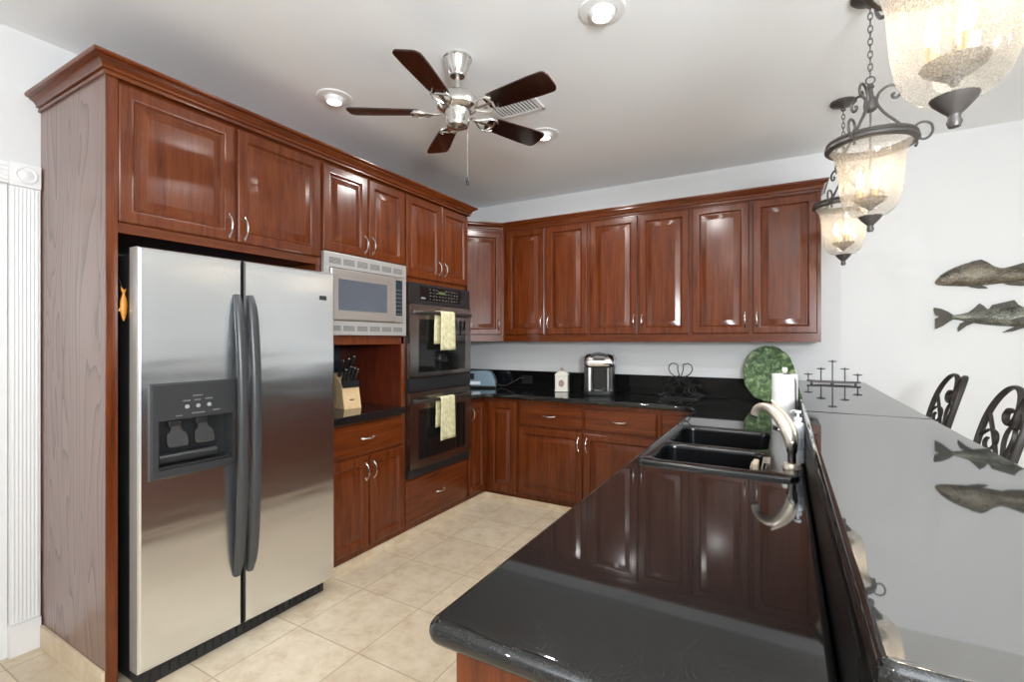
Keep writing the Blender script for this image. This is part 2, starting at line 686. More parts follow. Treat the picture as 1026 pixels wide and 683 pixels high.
def pull_mb(F, a, b, vert=True, L=0.10, c=0.02):
    """bow pull with leaf feet, centred at a,b on plane c"""
    mb = MB()
    def pt(t, o):
        return F(a, b + t, c + o) if vert else F(a + t, b, c + o)
    h = L / 2
    path = [(-h, 0.002), (-h * 0.86, 0.010), (-h * 0.72, 0.019), (-h * 0.45, 0.026), (0, 0.029), (h * 0.45, 0.026), (h * 0.72, 0.019), (h * 0.86, 0.010), (h, 0.002)]
    rr = [0.0075, 0.0055, 0.0042, 0.0045, 0.0060, 0.0045, 0.0042, 0.0055, 0.0075]
    mb.tube([pt(*p) for p in path], rr, 8)
    for s in (-1, 1):
        mb.tube([pt(s * h * 0.80, 0.001), pt(s * h * 0.98, 0.004), pt(s * h * 1.18, 0.002)], [0.005, 0.0085, 0.003], 8)
    return mb


def add_door(parent, F, a0, a1, b0, b1, handle=None, mat='wood', t=0.02):
    d = obj('door', door_mb(F, a0, a1, b0, b1, t), mat, parent, angle=25)
    if handle:
        obj('handle', pull_mb(F, handle[0], handle[1], True, c=t), 'nickel', d, 'satin nickel bow handle')
    return d


def add_drawer(parent, F, a0, a1, b0, b1, mat='wood_h', handle=True):
    d = obj('drawer', slab_mb(F, a0, a1, b0, b1), mat, parent, angle=25)
    if handle:
        obj('handle', pull_mb(F, (a0 + a1) / 2, (b0 + b1) / 2, False), 'nickel', d, 'satin nickel bow handle')
    return d


# ================================================================== SETTING
mb = MB()
mb.box(LX - 0.6, RX + 0.3, RY - 0.3, BY + 0.3, -0.12, 0.0)
struct('floor', mb, 'tile')
mb = MB()
mb.box(LX - 0.3, RX + 0.3, RY - 0.3, BY + 0.3, CZ, CZ + 0.12)
struct('ceiling', mb, 'ceil')
DY0, DY1, DZ = -0.10, 0.735, 2.08
mb = MB()
mb.box(LX - 0.14, LX, RY - 0.14, DY0, 0, CZ)
mb.box(LX - 0.14, LX, DY1, BY + 0.14, 0, CZ)
mb.box(LX - 0.14, LX, DY0, DY1, DZ, CZ)
struct('wall_left', mb, 'wall')
mb = MB()
mb.box(LX, RX + 0.14, BY, BY + 0.14, 0, CZ)
struct('wall_back', mb, 'wall')


def holed(name, along, fixed0, fixed1, lo, hi, wins):
    mb = MB()
    def b(u0, u1, z0, z1):
        if along == 'x':
            mb.box(u0, u1, fixed0, fixed1, z0, z1)
        else:
            mb.box(fixed0, fixed1, u0, u1, z0, z1)
    cur = lo
    for a, c in wins:
        b(cur, a, 0, CZ)
        b(a, c, 0, WZ0)
        b(a, c, WZ1, CZ)
        cur = c
    b(cur, hi, 0, CZ)
    struct(name, mb, 'wall')


holed('wall_rear', 'x', RY - 0.12, RY, LX - 0.14, RX + 0.14, REAR_WIN)
holed('wall_right', 'y', RX, RX + 0.12, RY, BY, RIGHT_WIN)
wn = 0
for along, wins in (('x', REAR_WIN), ('y', RIGHT_WIN)):
    for a, b in wins:
        wn += 1
        F = frame((0, RY - 0.05, 0), (1, 0, 0), (0, 0, 1), (0, 1, 0)) if along == 'x' else frame((RX + 0.05, 0, 0), (0, 1, 0), (0, 0, 1), (-1, 0, 0))
        mb = MB()
        t = 0.06
        mb.fbox(F, a, b, WZ0, WZ0 + t, -0.03, 0.04, 0.005)
        mb.fbox(F, a, b, WZ1 - t, WZ1, -0.03, 0.04, 0.005)
        mb.fbox(F, a, a + t, WZ0, WZ1, -0.03, 0.04, 0.005)
        mb.fbox(F, b - t, b, WZ0, WZ1, -0.03, 0.04, 0.005)
        mb.fbox(F, (a + b) / 2 - 0.03, (a + b) / 2 + 0.03, WZ0, WZ1, -0.02, 0.03, 0.005)
        mb.fbox(F, a, b, (WZ0 + WZ1) / 2 - 0.02, (WZ0 + WZ1) / 2 + 0.02, -0.02, 0.03, 0.005)
        w = struct('window_%d' % wn, mb, 'trim')
        mb = MB()
        mb.fbox(F, a + t, b - t, WZ0 + t, WZ1 - t, -0.004, 0.004)
        obj('pane', mb, 'pane', w)

# white door in the left wall and its fluted casing
mb = MB()
F = frame((LX - 0.09, 0, 0), (0, 1, 0), (0, 0, 1), (1, 0, 0))
mb.fbox(F, DY0 + 0.004, DY1 - 0.035, 0.008, DZ - 0.004, -0.04, 0.0)
for (z0, z1) in ((0.15, 0.95), (1.1, 1.95)):
    for (y0, y1) in ((DY0 + 0.1, DY0 + 0.37), (DY0 + 0.47, DY1 - 0.13)):
        mb.rings([rect(F, y0, y1, z0, z1, i, c) for i, c in ((0, 0.0), (0.0, 0.004), (0.01, 0.008), (0.03, 0.001), (0.05, 0.004))])
dr = struct('door_1', mb, 'trim')
mb = MB()
mb.box(LX - 0.14, LX + 0.004, DY1 - 0.030, DY1 - 0.002, 0, DZ, 0.003)
mb.box(LX - 0.085, LX - 0.05, DY1 - 0.045, DY1 - 0.030, 0, DZ, 0.002)
mb.box(LX - 0.14, LX + 0.004, DY0 + 0.0, DY1 - 0.03, DZ - 0.03, DZ - 0.002, 0.003)
struct('trim_1', mb, 'trim')
CX0, CX1 = LX + 0.001, LX + 0.030
CY0, CY1 = 0.735, 0.836
mb = MB()
mb.box(CX0, CX1 - 0.008, CY0, CY1, 0.14, 2.08, 0.003)
for k in range(7):                                   # flutes
    y = CY0 + 0.012 + k * (CY1 - CY0 - 0.024) / 6.0
    mb.tube([(CX1 - 0.010, y, 0.15), (CX1 - 0.010, y, 2.07)], 0.0058, 8)
mb.box(CX0, CX1 + 0.004, CY0 - 0.003, CY1, 0.0, 0.14, 0.003)           # plinth
mb.box(CX0, CX1 + 0.002, CY0 - 0.003, CY1, 2.08, 2.185, 0.003)         # rosette block
mb.lathe([(0.040, 0), (0.040, 0.004), (0.034, 0.008), (0.028, 0.004), (0.022, 0.005), (0.014, 0.010), (0.001, 0.011)], (CX1 + 0.002, (CY0 + CY1) / 2, 2.132), 28, True, (1, 0, 0))
mb.box(CX0, CX1 - 0.004, DY0, CY0 - 0.003, 2.085, 2.18, 0.004)           # head casing
for z in (2.10, 2.12, 2.14, 2.16):
    mb.tube([(CX1 - 0.006, DY0, z), (CX1 - 0.006, CY0 - 0.004, z)], 0.006, 8)
struct('trim_2', mb, 'trim')

# travertine skirting along the cabinets
mb = MB()
mb.box(LX + 0.036, -2.312, 0.829, 0.841, 0, 0.10, 0.002)
struct('baseboard_side', mb, 'trav')
mb = MB()
mb.box(-2.31 - 0.015, -2.298, 1.852, YF - 0.03, 0, 0.043, 0.002)
struct('baseboard_left', mb, 'trav')
mb = MB()
mb.box(-2.31, -0.46, 3.583, 3.596, 0, 0.043, 0.002)
struct('baseboard_back', mb, 'trav')

# ================================================================== LEFT RUN: TALL CABINETS
CB = LX + 0.004     # cabinet backs
G0, G1 = 0.841, 0.882
t = thing('refrigerator_cabinet', 'tall oak sided cabinet surrounding the refrigerator, two doors above it', 'cabinet', (-2.64, 0.86, 0))
mb = MB()
mb.box(CB, XF + 0.019, G0, G1 - 0.003, 0.0, 2.455, 0.002)
obj('side_panel', mb, 'oak', t, 'grey brown oak grained side panel')
mb = MB()
mb.box(XF, XF + 0.0215, G0 + 0.001, G1, 0.0, 2.455, 0.002)
obj('stile', mb, 'wood', t)
mb = MB()
mb.box(CB, XF, G1, 1.848, 1.835, 2.455)
obj('carcass', mb, 'wood_in', t)
mb = MB()
mb.box(XF, XF + 0.001, G1, 1.852, 1.831, 2.455)
mb.box(XF - 0.02, XF + 0.003, G1, 1.852, 1.831, 1.873, 0.001)
obj('face_frame', mb, 'wood_h', t)
mb = MB()
mb.box(CB, XF + 0.002, 1.822, 1.850, 0.0, 1.834, 0.001)
obj('side_panel', mb, 'wood', t)
mb = MB()
mb.box(CB, CB + 0.012, G1, 1.822, 0.0, 1.83)
obj('back_panel', mb, 'navy', t)
add_door(t, LEFT, 0.884, 1.353, 1.873, 2.428, (1.322, 1.945))
add_door(t, LEFT, 1.366, 1.846, 1.873, 2.428, (1.398, 1.945))

t = thing('microwave_cabinet', 'cherry cabinet tower holding the built-in microwave with an open niche below', 'cabinet', (-2.64, 2.205, 0))
mb = MB()
mb.box(CB, XF, 1.853, 2.551, 1.92, 2.455)
mb.box(CB, XF, 1.853, 2.551, 1.375, 1.42)
mb.box(CB, XF, 1.853, 1.873, 0.0, 1.92)
mb.box(CB, XF, 2.531, 2.551, 0.0, 1.92)
mb.box(CB, XF - 0.02, 1.873, 2.531, 0.0, 0.885)
obj('carcass', mb, 'wood_in', t)
mb = MB()
mb.box(CB + 0.001, CB + 0.012, 1.873, 2.531, 0.93, 1.376)
obj('niche_back', mb, 'navy', t, 'dark panel at the back of the niche')
mb = MB()
mb.box(XF - 0.02, XF + 0.004, 1.853, 2.553, 1.368, 1.424, 0.001)
mb.box(XF - 0.01, XF + 0.004, 2.525, 2.556, 0.0, 1.92, 0.001)
mb.box(XF - 0.01, XF + 0.004, 1.852, 1.880, 0.0, 1.42, 0.001)
mb.box(XF - 0.01, XF + 0.003, 1.853, 2.553, 1.905, 2.455, 0.001)
mb.box(XF - 0.022, XF + 0.004, 1.880, 2.525, 0.0, 0.885, 0.001)
obj('face_frame', mb, 'wood', t)
add_door(t, LEFT, 1.862, 2.205, 1.922, 2.428, (2.178, 2.00))
add_door(t, LEFT, 2.214, 2.546, 1.922, 2.428, (2.241, 2.00))
add_drawer(t, LEFT, 1.868, 2.536, 0.672, 0.876)
add_door(t, LEFT, 1.868, 2.212, 0.082, 0.655, (2.185, 0.56))
add_door(t, LEFT, 2.224, 2.536, 0.082, 0.655, (2.251, 0.56))

t = thing('oven_cabinet', 'cherry cabinet tower around the double oven, doors above and drawer below', 'cabinet', (-2.64, 2.94, 0))
mb = MB()
mb.box(CB, XF, 2.557, 3.325, 1.818, 2.455)
mb.box(CB, XF, 2.557, 2.575, 0.0, 1.818)
mb.box(CB, XF + 0.004, 3.305, 3.328, 0.0, 2.455, 0.001)
mb.box(CB, XF, 2.575, 3.305, 0.0, 0.405)
obj('carcass', mb, 'wood', t)
mb = MB()
mb.box(XF - 0.01, XF + 0.004, 2.557, 3.327, 1.812, 2.455, 0.001)
obj('face_frame', mb, 'wood', t)
mb = MB()
mb.box(XF - 0.01, XF + 0.004, 2.557, 3.327, 0.0, 0.408, 0.001)
obj('face_frame', mb, 'wood', t)
add_door(t, LEFT, 2.565, 2.956, 1.847, 2.428, (2.925, 1.94))
add_door(t, LEFT, 2.966, 3.317, 1.847, 2.428, (2.997, 1.94))
add_drawer(t, LEFT, 2.568, 3.315, 0.085, 0.395)


# crown mouldings
def crown(name, path, label, z0, h, out):
    """path in xy, moulding grows to the right-hand side of travel"""
    prof = [(0.0, 0.0), (0.010, 0.0), (0.012, 0.06), (0.012, 0.15), (0.006, 0.18), (0.008, 0.24), (0.020, 0.28), (0.022, 0.36), (0.022, 0.42), (0.030, 0.56), (0.046, 0.68), (0.050, 0.70), (0.050, 0.76), (0.064, 0.80), (0.068, 0.86), (0.070, 0.92), (0.070, 1.0), (0.0, 1.0)]
    P = [Vector((p[0], p[1])) for p in path]
    rings = []
    for i, p in enumerate(P):
        d0 = (P[i] - P[i - 1]).normalized() if i > 0 else (P[1] - P[0]).normalized()
        d1 = (P[i + 1] - P[i]).normalized() if i < len(P) - 1 else d0
        n0, n1 = Vector((d0.y, -d0.x)), Vector((d1.y, -d1.x))
        m = (n0 + n1)
        m = m / (m.dot(n0)) if m.length > 1e-6 else n0
        rings.append([Vector((p.x + m.x * o * out / 0.07, p.y + m.y * o * out / 0.07, z0 + z * h)) for o, z in prof])
    mb = MB()
    mb.rings(rings)
    return single(name, mb, 'wood_h', label, 'moulding', 'crown mouldings on the cabinets', (P[0].x, P[0].y, z0))


crown('crown_moulding', [(CB, G0), (XF + 0.022, G0), (XF + 0.022, 3.328), (-2.62, 3.328)], 'cherry crown moulding along the top of the tall oven and refrigerator cabinets', 2.440, 0.070, 0.055)

# niche worktop
mb = MB()
mb.box(CB + 0.013, -2.285, 1.882, 2.5245, 0.886, 0.935, 0.006, 3)
single('niche_worktop', mb, 'granite', 'small black granite worktop in the niche under the microwave', 'worktop', None, (-2.6, 2.2, 0.886))

# ------------------------------------------------------------------ refrigerator
t = thing('refrigerator', 'large stainless side-by-side refrigerator with dark water dispenser', 'refrigerator', (-2.55, 1.37, 0))
FX = -2.205     # door front at the left edge
FZ0, FZ1 = 0.076, 1.768
mb = MB()
mb.box(-2.93, -2.285, 0.914, 1.812, 0.035, 1.745, 0.004)
obj('cabinet_body', mb, 'void', t, 'black refrigerator body')


def fx(y):       # front follows the slight turn of the refrigerator
    return FX + (y - 0.92) * 0.036


def fdoor(y0, y1, cut=None):
    mb = MB()
    def ring(ins, dx):
        return [Vector((fx(y) + dx, y, z)) for y, z in ((y0 + ins, FZ0 + ins), (y1 - ins, FZ0 + ins), (y1 - ins, FZ1 - ins), (y0 + ins, FZ1 - ins))]
    if not cut:
        mb.rings([ring(0, -0.072), ring(0, -0.010), ring(0.003, -0.004), ring(0.010, 0.0)])
    else:
        c0, c1, d0, d1 = cut
        bm = mb.bm
        R = [[bm.verts.new(p) for p in r] for r in (ring(0, -0.072), ring(0, -0.010), ring(0.003, -0.004), ring(0.010, 0.0))]
        for A, B in zip(R, R[1:]):
            for j in range(4):
                bm.faces.new((A[j], A[(j + 1) % 4], B[(j + 1) % 4], B[j]))
        bm.faces.new(R[0][::-1])
        inner = [bm.verts.new((fx(y), y, z)) for y, z in ((c0, d0), (c1, d0), (c1, d1), (c0, d1))]
        back = [bm.verts.new((fx(y) - 0.071, y, z)) for y, z in ((c0, d0), (c1, d0), (c1, d1), (c0, d1))]
        for j in range(4):
            bm.faces.new((R[3][j], R[3][(j + 1) % 4], inner[(j + 1) % 4], inner[j]))
            bm.faces.new((inner[j], inner[(j + 1) % 4], back[(j + 1) % 4], back[j]))
    return mb


DC = (0.962, 1.270, 0.855, 1.075)
d1 = obj('freezer_door', fdoor(0.908, 1.316, DC), 'steel', t, angle=20)
d2 = obj('fridge_door', fdoor(1.321, 1.826), 'steel', t, angle=20)
for d_ in (d1, d2):
    d_.data.materials.append(M['silver'])
    d_.data.materials.append(M['void'])
    for p in d_.data.polygons:
        if abs(p.normal.y) > 0.9 and not (1.29 < p.center.y + 1.37 < 1.35):
            p.material_index = 1
        if abs(p.normal.y) > 0.35 and 1.29 < p.center.y + 1.37 < 1.35:
            p.material_index = 2  # gap faces coloured black to hold the shade between the doors
# long bowed handles
for (yc, dd) in ((1.288, d1), (1.350, d2)):
    mb = MB()
    path = []
    for k in range(25):
        u = k / 24.0
        z = 0.315 + u * (1.605 - 0.315)
        bow = 0.004 + 0.050 * math.sin(PI * u) ** 0.55
        path.append((fx(yc) + bow, yc, z))
    rr = [0.62 + 0.38 * min(1.0, math.sin(PI * k / 24.0) * 5.0) for k in range(25)]
    mb.tube(path, rr, 14, False, (0.0245, 0.017, (0, 1, 0)))
    obj('handle', mb, 'grey_h', dd, 'long charcoal bow handle')
# dispenser on the freezer door
FD = frame((fx(1.115), 1.115, 0), (0.036, 1, 0), (0, 0, 1), (1, -0.036, 0))
mb = MB()
o_ = lambda y: y - 1.115
bm = mb.bm
outer = [(o_(0.943), 0.832), (o_(1.283), 0.832), (o_(1.283), 1.222), (o_(0.943), 1.222)]
inner = [(o_(0.972), 0.868), (o_(1.262), 0.868), (o_(1.262), 1.068), (o_(0.972), 1.068)]
lv = []
for pts, c in ((outer, 0.001), (outer, 0.010), ([(a + (0.008 if a < 0 else -0.008), b + (0.008 if b < 1 else -0.008)) for a, b in outer], 0.016), (inner, 0.016), (inner, -0.055)):
    lv.append([bm.verts.new(FD(a, b, c)) for a, b in pts])
for A, B in zip(lv, lv[1:]):
    for j in range(4):
        bm.faces.new((A[j], A[(j + 1) % 4], B[(j + 1) % 4], B[j]))
dp = obj('dispenser', mb, 'disp', d1, 'dark grey ice and water dispenser surround', 30)
mb = MB()
mb.fbox(FD, o_(0.970), o_(1.264), 0.866, 1.070, -0.062, -0.056)
mb.fbox(FD, o_(0.975), o_(1.259), 0.869, 0.878, -0.054, 0.008, 0.002)
mb.tube([FD(o_(0.985), 0.905, -0.035), FD(o_(1.21), 0.905, -0.035)], 0.026, 14)
obj('dispenser_recess', mb, 'disp_in', d1, 'black recess of the dispenser')
for yy in (1.045, 1.150):
    mb = MB()
    F2 = frame(FD(o_(yy), 1.045, -0.03), (0.036, 1, 0), Vector((0.32, -0.01, -0.95)), Vector((0.95, -0.03, 0.32)))
    mb.prism(F2, [(-0.016, 0.0), (0.016, 0.0), (0.020, 0.03), (0.036, 0.045), (0.040, 0.085), (0.034, 0.098), (-0.034, 0.098), (-0.040, 0.085), (-0.036, 0.045), (-0.020, 0.03)], 0.0, 0.012)
    mb.fbox(FD, o_(yy) - 0.026, o_(yy) + 0.026, 1.035, 1.064, -0.05, -0.012, 0.008)
    obj('paddle', mb, 'paddle', d1, 'dispenser paddle')
for i, yy in enumerate((1.075, 1.118, 1.162)):
    mb = MB()
    mb.lathe([(0.0085, 0.0), (0.0085, 0.003), (0.006, 0.005), (0.001, 0.005)], FD(o_(yy), 1.118, 0.016), 14, True, (1, -0.036, 0))
    obj('button', mb, 'legend', d1, 'pale round dispenser button')
for (y0, y1, z) in ((1.098, 1.138, 1.162), (1.06, 1.09, 1.143), (1.105, 1.130, 1.143), (1.148, 1.178, 1.145), (1.034, 1.06, 1.083), (1.095, 1.146, 1.088), (1.178, 1.208, 1.092)):
    mb = MB()
    n = max(2, int((y1 - y0) / 0.007))
    for k in range(n):
        yy = y0 + (y1 - y0) * k / n
        mb.fbox(FD, o_(yy), o_(yy) + 0.0042, z - 0.0022, z + 0.0022, 0.0155, 0.0166)
    obj('caption', mb, 'legend', d1, 'small pale printed caption')
mb = MB()
FB = frame((fx(1.75), 1.75, 1.625), (0.036, 1, 0), (0, 0, 1), (1, -0.036, 0))
mb.fbox(FB, -0.022, 0.022, -0.012, 0.012, 0.0, 0.002, 0.0008)
bd = obj('badge', mb, 'disp', d2, 'small grey maker badge')
mb = MB()
mb.box(-2.88, -2.232, 0.932, 1.80, 0.0, 0.074, 0.004)
for k in range(24):
    y = 0.96 + k * 0.035
    mb.box(-2.233, -2.226, y, y + 0.02, 0.016, 0.056, 0.002)
mb.box(-2.26, -2.222, 0.935, 1.80, 0.060, 0.072, 0.002)
obj('base_grille', mb, 'rubber', t, 'black slotted kick grille')

# orange fish ornament hanging in the gap beside the refrigerator
t = thing('fish_ornament', 'small orange fish ornament hanging between side panel and refrigerator', 'ornament', (-2.315, 0.903, 1.545))
mb = MB()
rings = []
for (z, a, b) in ((1.475, 0.002, 0.002), (1.49, 0.007, 0.006), (1.51, 0.011, 0.008), (1.535, 0.013, 0.009), (1.56, 0.011, 0.008), (1.578, 0.006, 0.005), (1.588, 0.003, 0.003)):
    rings.append([Vector((-2.315 + b * math.sin(2 * PI * k / 14), 0.903 + a * math.cos(2 * PI * k / 14), z)) for k in range(14)])
mb.rings(rings)
obj('body', mb, 'orange', t)
mb = MB()
FO = frame((-2.315, 0.903, 0), (0, 1, 0), (0, 0, 1), (1, 0, 0))
mb.prism(FO, [(-0.003, 1.583), (0.003, 1.583), (0.008, 1.606), (0.002, 1.599), (-0.010, 1.612), (-0.008, 1.598)], -0.002, 0.002)
obj('tail_fin', mb, 'orange', t)
mb = MB()
mb.tube([(-2.315, 0.900, 1.60), (-2.318, 0.893, 1.63), (-2.320, 0.8835, 1.65)], 0.0012, 6)
obj('cord', mb, 'blackmat', t)
mb = MB()
mb.prism(FO, [(-0.011, 1.53), (-0.020, 1.515), (-0.012, 1.512)], -0.002, 0.002)
obj('side_fin', mb, 'gold', t)

# ------------------------------------------------------------------ microwave
t = thing('microwave', 'stainless built-in microwave in a silver vented trim frame', 'microwave', (-2.5, 2.205, 1.425))
mb = MB()
A0, A1, Z0, Z1 = 1.858, 2.548, 1.426, 1.914
C0 = 0.004
iy0, iy1, iz0, iz1 = 1.898, 2.512, 1.512, 1.826
mb.fbox(LEFT, A0, A1, iz1, Z1, C0, 0.030, 0.003)
mb.fbox(LEFT, A0, A1, Z0, iz0, C0, 0.030, 0.003)
mb.fbox(LEFT, A0, iy0, iz0, iz1, C0, 0.030, 0.003)
mb.fbox(LEFT, iy1, A1, iz0, iz1, C0, 0.030, 0.003)
obj('trim_frame', mb, 'silver', t)
for (z0, z1) in ((1.848, 1.886), (1.452, 1.484)):
    mb = MB()
    for k in range(6):
        y0 = 1.893 + k * 0.1055
        for q in range(5):
            zz = z0 + (z1 - z0) * q / 5.0
            mb.fbox(LEFT, y0, y0 + 0.086, zz, zz + (z1 - z0) / 5.0 * 0.7, 0.0285, 0.0308)
    obj('vent_slots', mb, 'slot', t, 'row of grey vent slots')
mb = MB()
mb.fbox(LEFT, iy0 + 0.002, iy1 - 0.002, iz0 + 0.002, iz1 - 0.002, -0.30, 0.012)
obj('body', mb, 'blackpl', t)
mb = MB()
P_ = [(0, 0.014), (0, 0.034), (0.006, 0.040), (0.040, 0.040), (0.062, 0.028)]
mb.rings([rect(LEFT, iy0 + 0.004, 2.425, iz0 + 0.004, iz1 - 0.004, i, c) for i, c in P_], True, True)
dd = obj('door', mb, 'steel_warm', t)
mb = MB()
mb.fbox(LEFT, iy0 + 0.062, 2.363, iz0 + 0.062, iz1 - 0.062, 0.0275, 0.0295)
obj('door_window', mb, 'mglass', dd, 'microwave window, blue grey reflection put into its colour')
mb = MB()
mb.fbox(LEFT, 2.427, iy1 - 0.004, iz0 + 0.004, iz1 - 0.004, 0.014, 0.036, 0.003)
cp = obj('control_panel', mb, 'steel_warm', t)
mb = MB()
mb.fbox(LEFT, 2.437, 2.500, iz0 + 0.050, iz1 - 0.022, 0.036, 0.0375, 0.001)
obj('key_pad', mb, 'navy', cp, 'dark key pad')
for r in range(7):
    mb = MB()
    for q in range(3):
        y = 2.443 + q * 0.018
        z = iz0 + 0.06 + r * 0.027
        mb.fbox(LEFT, y, y + 0.012, z, z + 0.005, 0.0372, 0.0380)
    obj('key_legend', mb, 'slot', cp, 'row of small grey key markings')

# ------------------------------------------------------------------ double wall oven
t = thing('double_wall_oven', 'stainless double wall oven with black control panel in the tall cabinets', 'oven', (-2.6, 2.945, 0.41))
OY0, OY1 = 2.567, 3.322
mb = MB()
mb.box(-2.9, XF - 0.012, 2.58, 3.30, 0.412, 1.808)
mb.fbox(LEFT, OY0 + 0.004, OY1 - 0.004, 0.410, 1.81, -0.004, 0.014)
obj('body', mb, 'blackpl', t)
mb = MB()
mb.fbox(LEFT, OY0, OY1, 1.665, 1.810, 0.014, 0.034, 0.004)
mb.fbox(LEFT, OY0 + 0.004, OY1 - 0.004, 1.657, 1.665, 0.014, 0.044, 0.003)
cp = obj('control_panel', mb, 'blackpl', t, 'glossy black oven control panel')
mb = MB()
mb.fbox(LEFT, OY0 + 0.12, OY1 - 0.09, 1.685, 1.790, 0.034, 0.0355, 0.001)
ds = obj('display', mb, 'oglass', cp)
mb = MB()
mb.fbox(LEFT, 2.90, 2.985, 1.745, 1.765, 0.0353, 0.0362)
obj('display', mb, 'display', cp, 'dim green clock window')
for r in range(4):
    mb = MB()
    mb.fbox(LEFT, 2.80, 3.15, 1.6995 + r * 0.024, 1.7005 + r * 0.024, 0.0350, 0.0353)
    for q in range(10):
        y = 2.80 + q * 0.037
        if 2.885 < y < 2.985 and r == 3:
            continue
        mb.fbox(LEFT, y, y + (0.018 if (q + r) % 3 else 0.010), 1.698 + r * 0.024, 1.703 + r * 0.024, 0.0353, 0.0360)
    obj('key_legend', mb, 'slot', cp, 'row of small grey key markings')
mb = MB()
for k in range(5):
    mb.fbox(LEFT, 2.70 + k * 0.010, 2.7075 + k * 0.010, 1.697, 1.708, 0.0353, 0.0364)
obj('badge', mb, 'legend', cp, 'tiny pale maker mark')


def oven_door(z0, z1, wz0, wz1):
    n = 15
    mb = MB()
    def bow(y):
        u = (y - OY0) / (OY1 - OY0)
        return 0.046 + 0.016 * math.sin(PI * u)
    fr = []
    for k in range(n):
        y = OY0 + 0.004 + (OY1 - OY0 - 0.008) * k / (n - 1)
        b = bow(y)
        fr.append([LEFT(y, z0, 0.015), LEFT(y, z0, b - 0.006), LEFT(y, z0 + 0.006, b), LEFT(y, z1 - 0.006, b), LEFT(y, z1, b - 0.006), LEFT(y, z1, 0.015)])
    mb.rings(fr)
    d = obj('oven_door', mb, 'steel_dark', t)
    mb = MB()
    fr = []
    for k in range(n):
        y = 2.655 + (3.230 - 2.655) * k / (n - 1)
        b = bow(y)
        fr.append([LEFT(y, wz0, b - 0.003), LEFT(y, wz0, b + 0.0015), LEFT(y, wz1, b + 0.0015), LEFT(y, wz1, b - 0.003)])
    mb.rings(fr)
    obj('door_window', mb, 'oglass', d, 'dark oven window')
    mb = MB()
    hz = z1 - 0.062
    path = []
    for k in range(21):
        u = k / 20.0
        y = OY0 + 0.03 + u * (OY1 - OY0 - 0.06)
        path.append(LEFT(y, hz, bow(y) + 0.012 + 0.036 * math.sin(PI * u) ** 0.5))
    mb.tube(path, 0.0135, 12)
    for y in (OY0 + 0.05, OY1 - 0.05):
        mb.fbox(LEFT, y - 0.018, y + 0.018, hz - 0.014, hz + 0.014, bow(y) - 0.002, bow(y) + 0.030, 0.006)
    obj('handle', mb, 'handle_dark', d, 'dark bowed tubular oven handle')
    return hz


H1 = oven_door(1.128, 1.655, 1.162, 1.548)
H2 = oven_door(0.475, 1.020, 0.535, 0.895)
mb = MB()
mb.fbox(LEFT, OY0, OY1, 1.024, 1.124, 0.014, 0.040, 0.006)
obj('divider', mb, 'blackpl', t, 'black strip between the two ovens')
mb = MB()
mb.fbox(LEFT, OY0, OY1, 0.410, 0.470, 0.014, 0.034, 0.004)
obj('lower_vent', mb, 'blackpl', t, 'black vent strip below the lower oven')


def towel_thing(name, label, y0, y1, hz, drop, drop2, shift):
    def bowo(y):
        u = (y - OY0 - 0.03) / (OY1 - OY0 - 0.06)
        v = (y - OY0) / (OY1 - OY0)
        return 0.046 + 0.016 * math.sin(PI * v) + 0.012 + 0.036 * math.sin(PI * u) ** 0.5
    prof = []                       # (depth offset from bar centre, z offset, sag weight)
    R = 0.0165
    for k in range(8):
        prof.append((-R, -drop2 + drop2 * k / 8.0))
    for k in range(9):
        a = PI - PI * k / 8.0
        prof.append((R * math.cos(a), R * math.sin(a)))
    for k in range(1, 13):
        prof.append((R, -drop * k / 12.0))
    n = 13
    grid = []
    for i, (c, z) in enumerate(prof):
        row = []
        front = c > 0 and z < 0
        f = min(1.0, abs(z) / drop)
        for j in range(n):
            u = j / (n - 1.0)
            yy = y0 + (y1 - y0) * u
            yy += (u - 0.5) * 0.022 * f + (0 if front else shift * (1 if c < 0 else 0))
            wv = 0.004 * math.sin(u * 9.0 + 1.0) * f + (0.002 if front else 0)
            row.append(LEFT(yy, hz + z, bowo((y0 + y1) / 2) + c + (wv if front else 0)))
        grid.append(row)
    mb = MB()
    V = [[mb.bm.verts.new(p) for p in row] for row in grid]
    for i in range(len(V) - 1):
        for j in range(n - 1):
            mb.bm.faces.new((V[i][j], V[i + 1][j], V[i + 1][j + 1], V[i][j + 1]))
    o = single(name, mb, 'towel', label, 'towel', 'towels on the oven handles', LEFT((y0 + y1) / 2, hz, 0.09))
    so = o.modifiers.new('thickness', 'SOLIDIFY')
    so.thickness = 0.003
    so.offset = 1.0
    return o


towel_thing('dish_towel', 'pale yellow towel hanging over the upper oven handle', 2.815, 2.985, H1, 0.272, 0.225, -0.028)
towel_thing('dish_towel', 'pale yellow towel hanging over the lower oven handle', 2.815, 2.985, H2, 0.305, 0.21, -0.012)

# ------------------------------------------------------------------ knife block in the niche
t = thing('knife_block', 'pale wooden knife block on the granite niche worktop', 'knife block', (-2.58, 2.285, 0.935))
FK = frame((-2.60, 2.285, 0.9355), Vector((0.22, 0.975, 0)).normalized(), (0, 0, 1), Vector((0.975, -0.22, 0)).normalized())
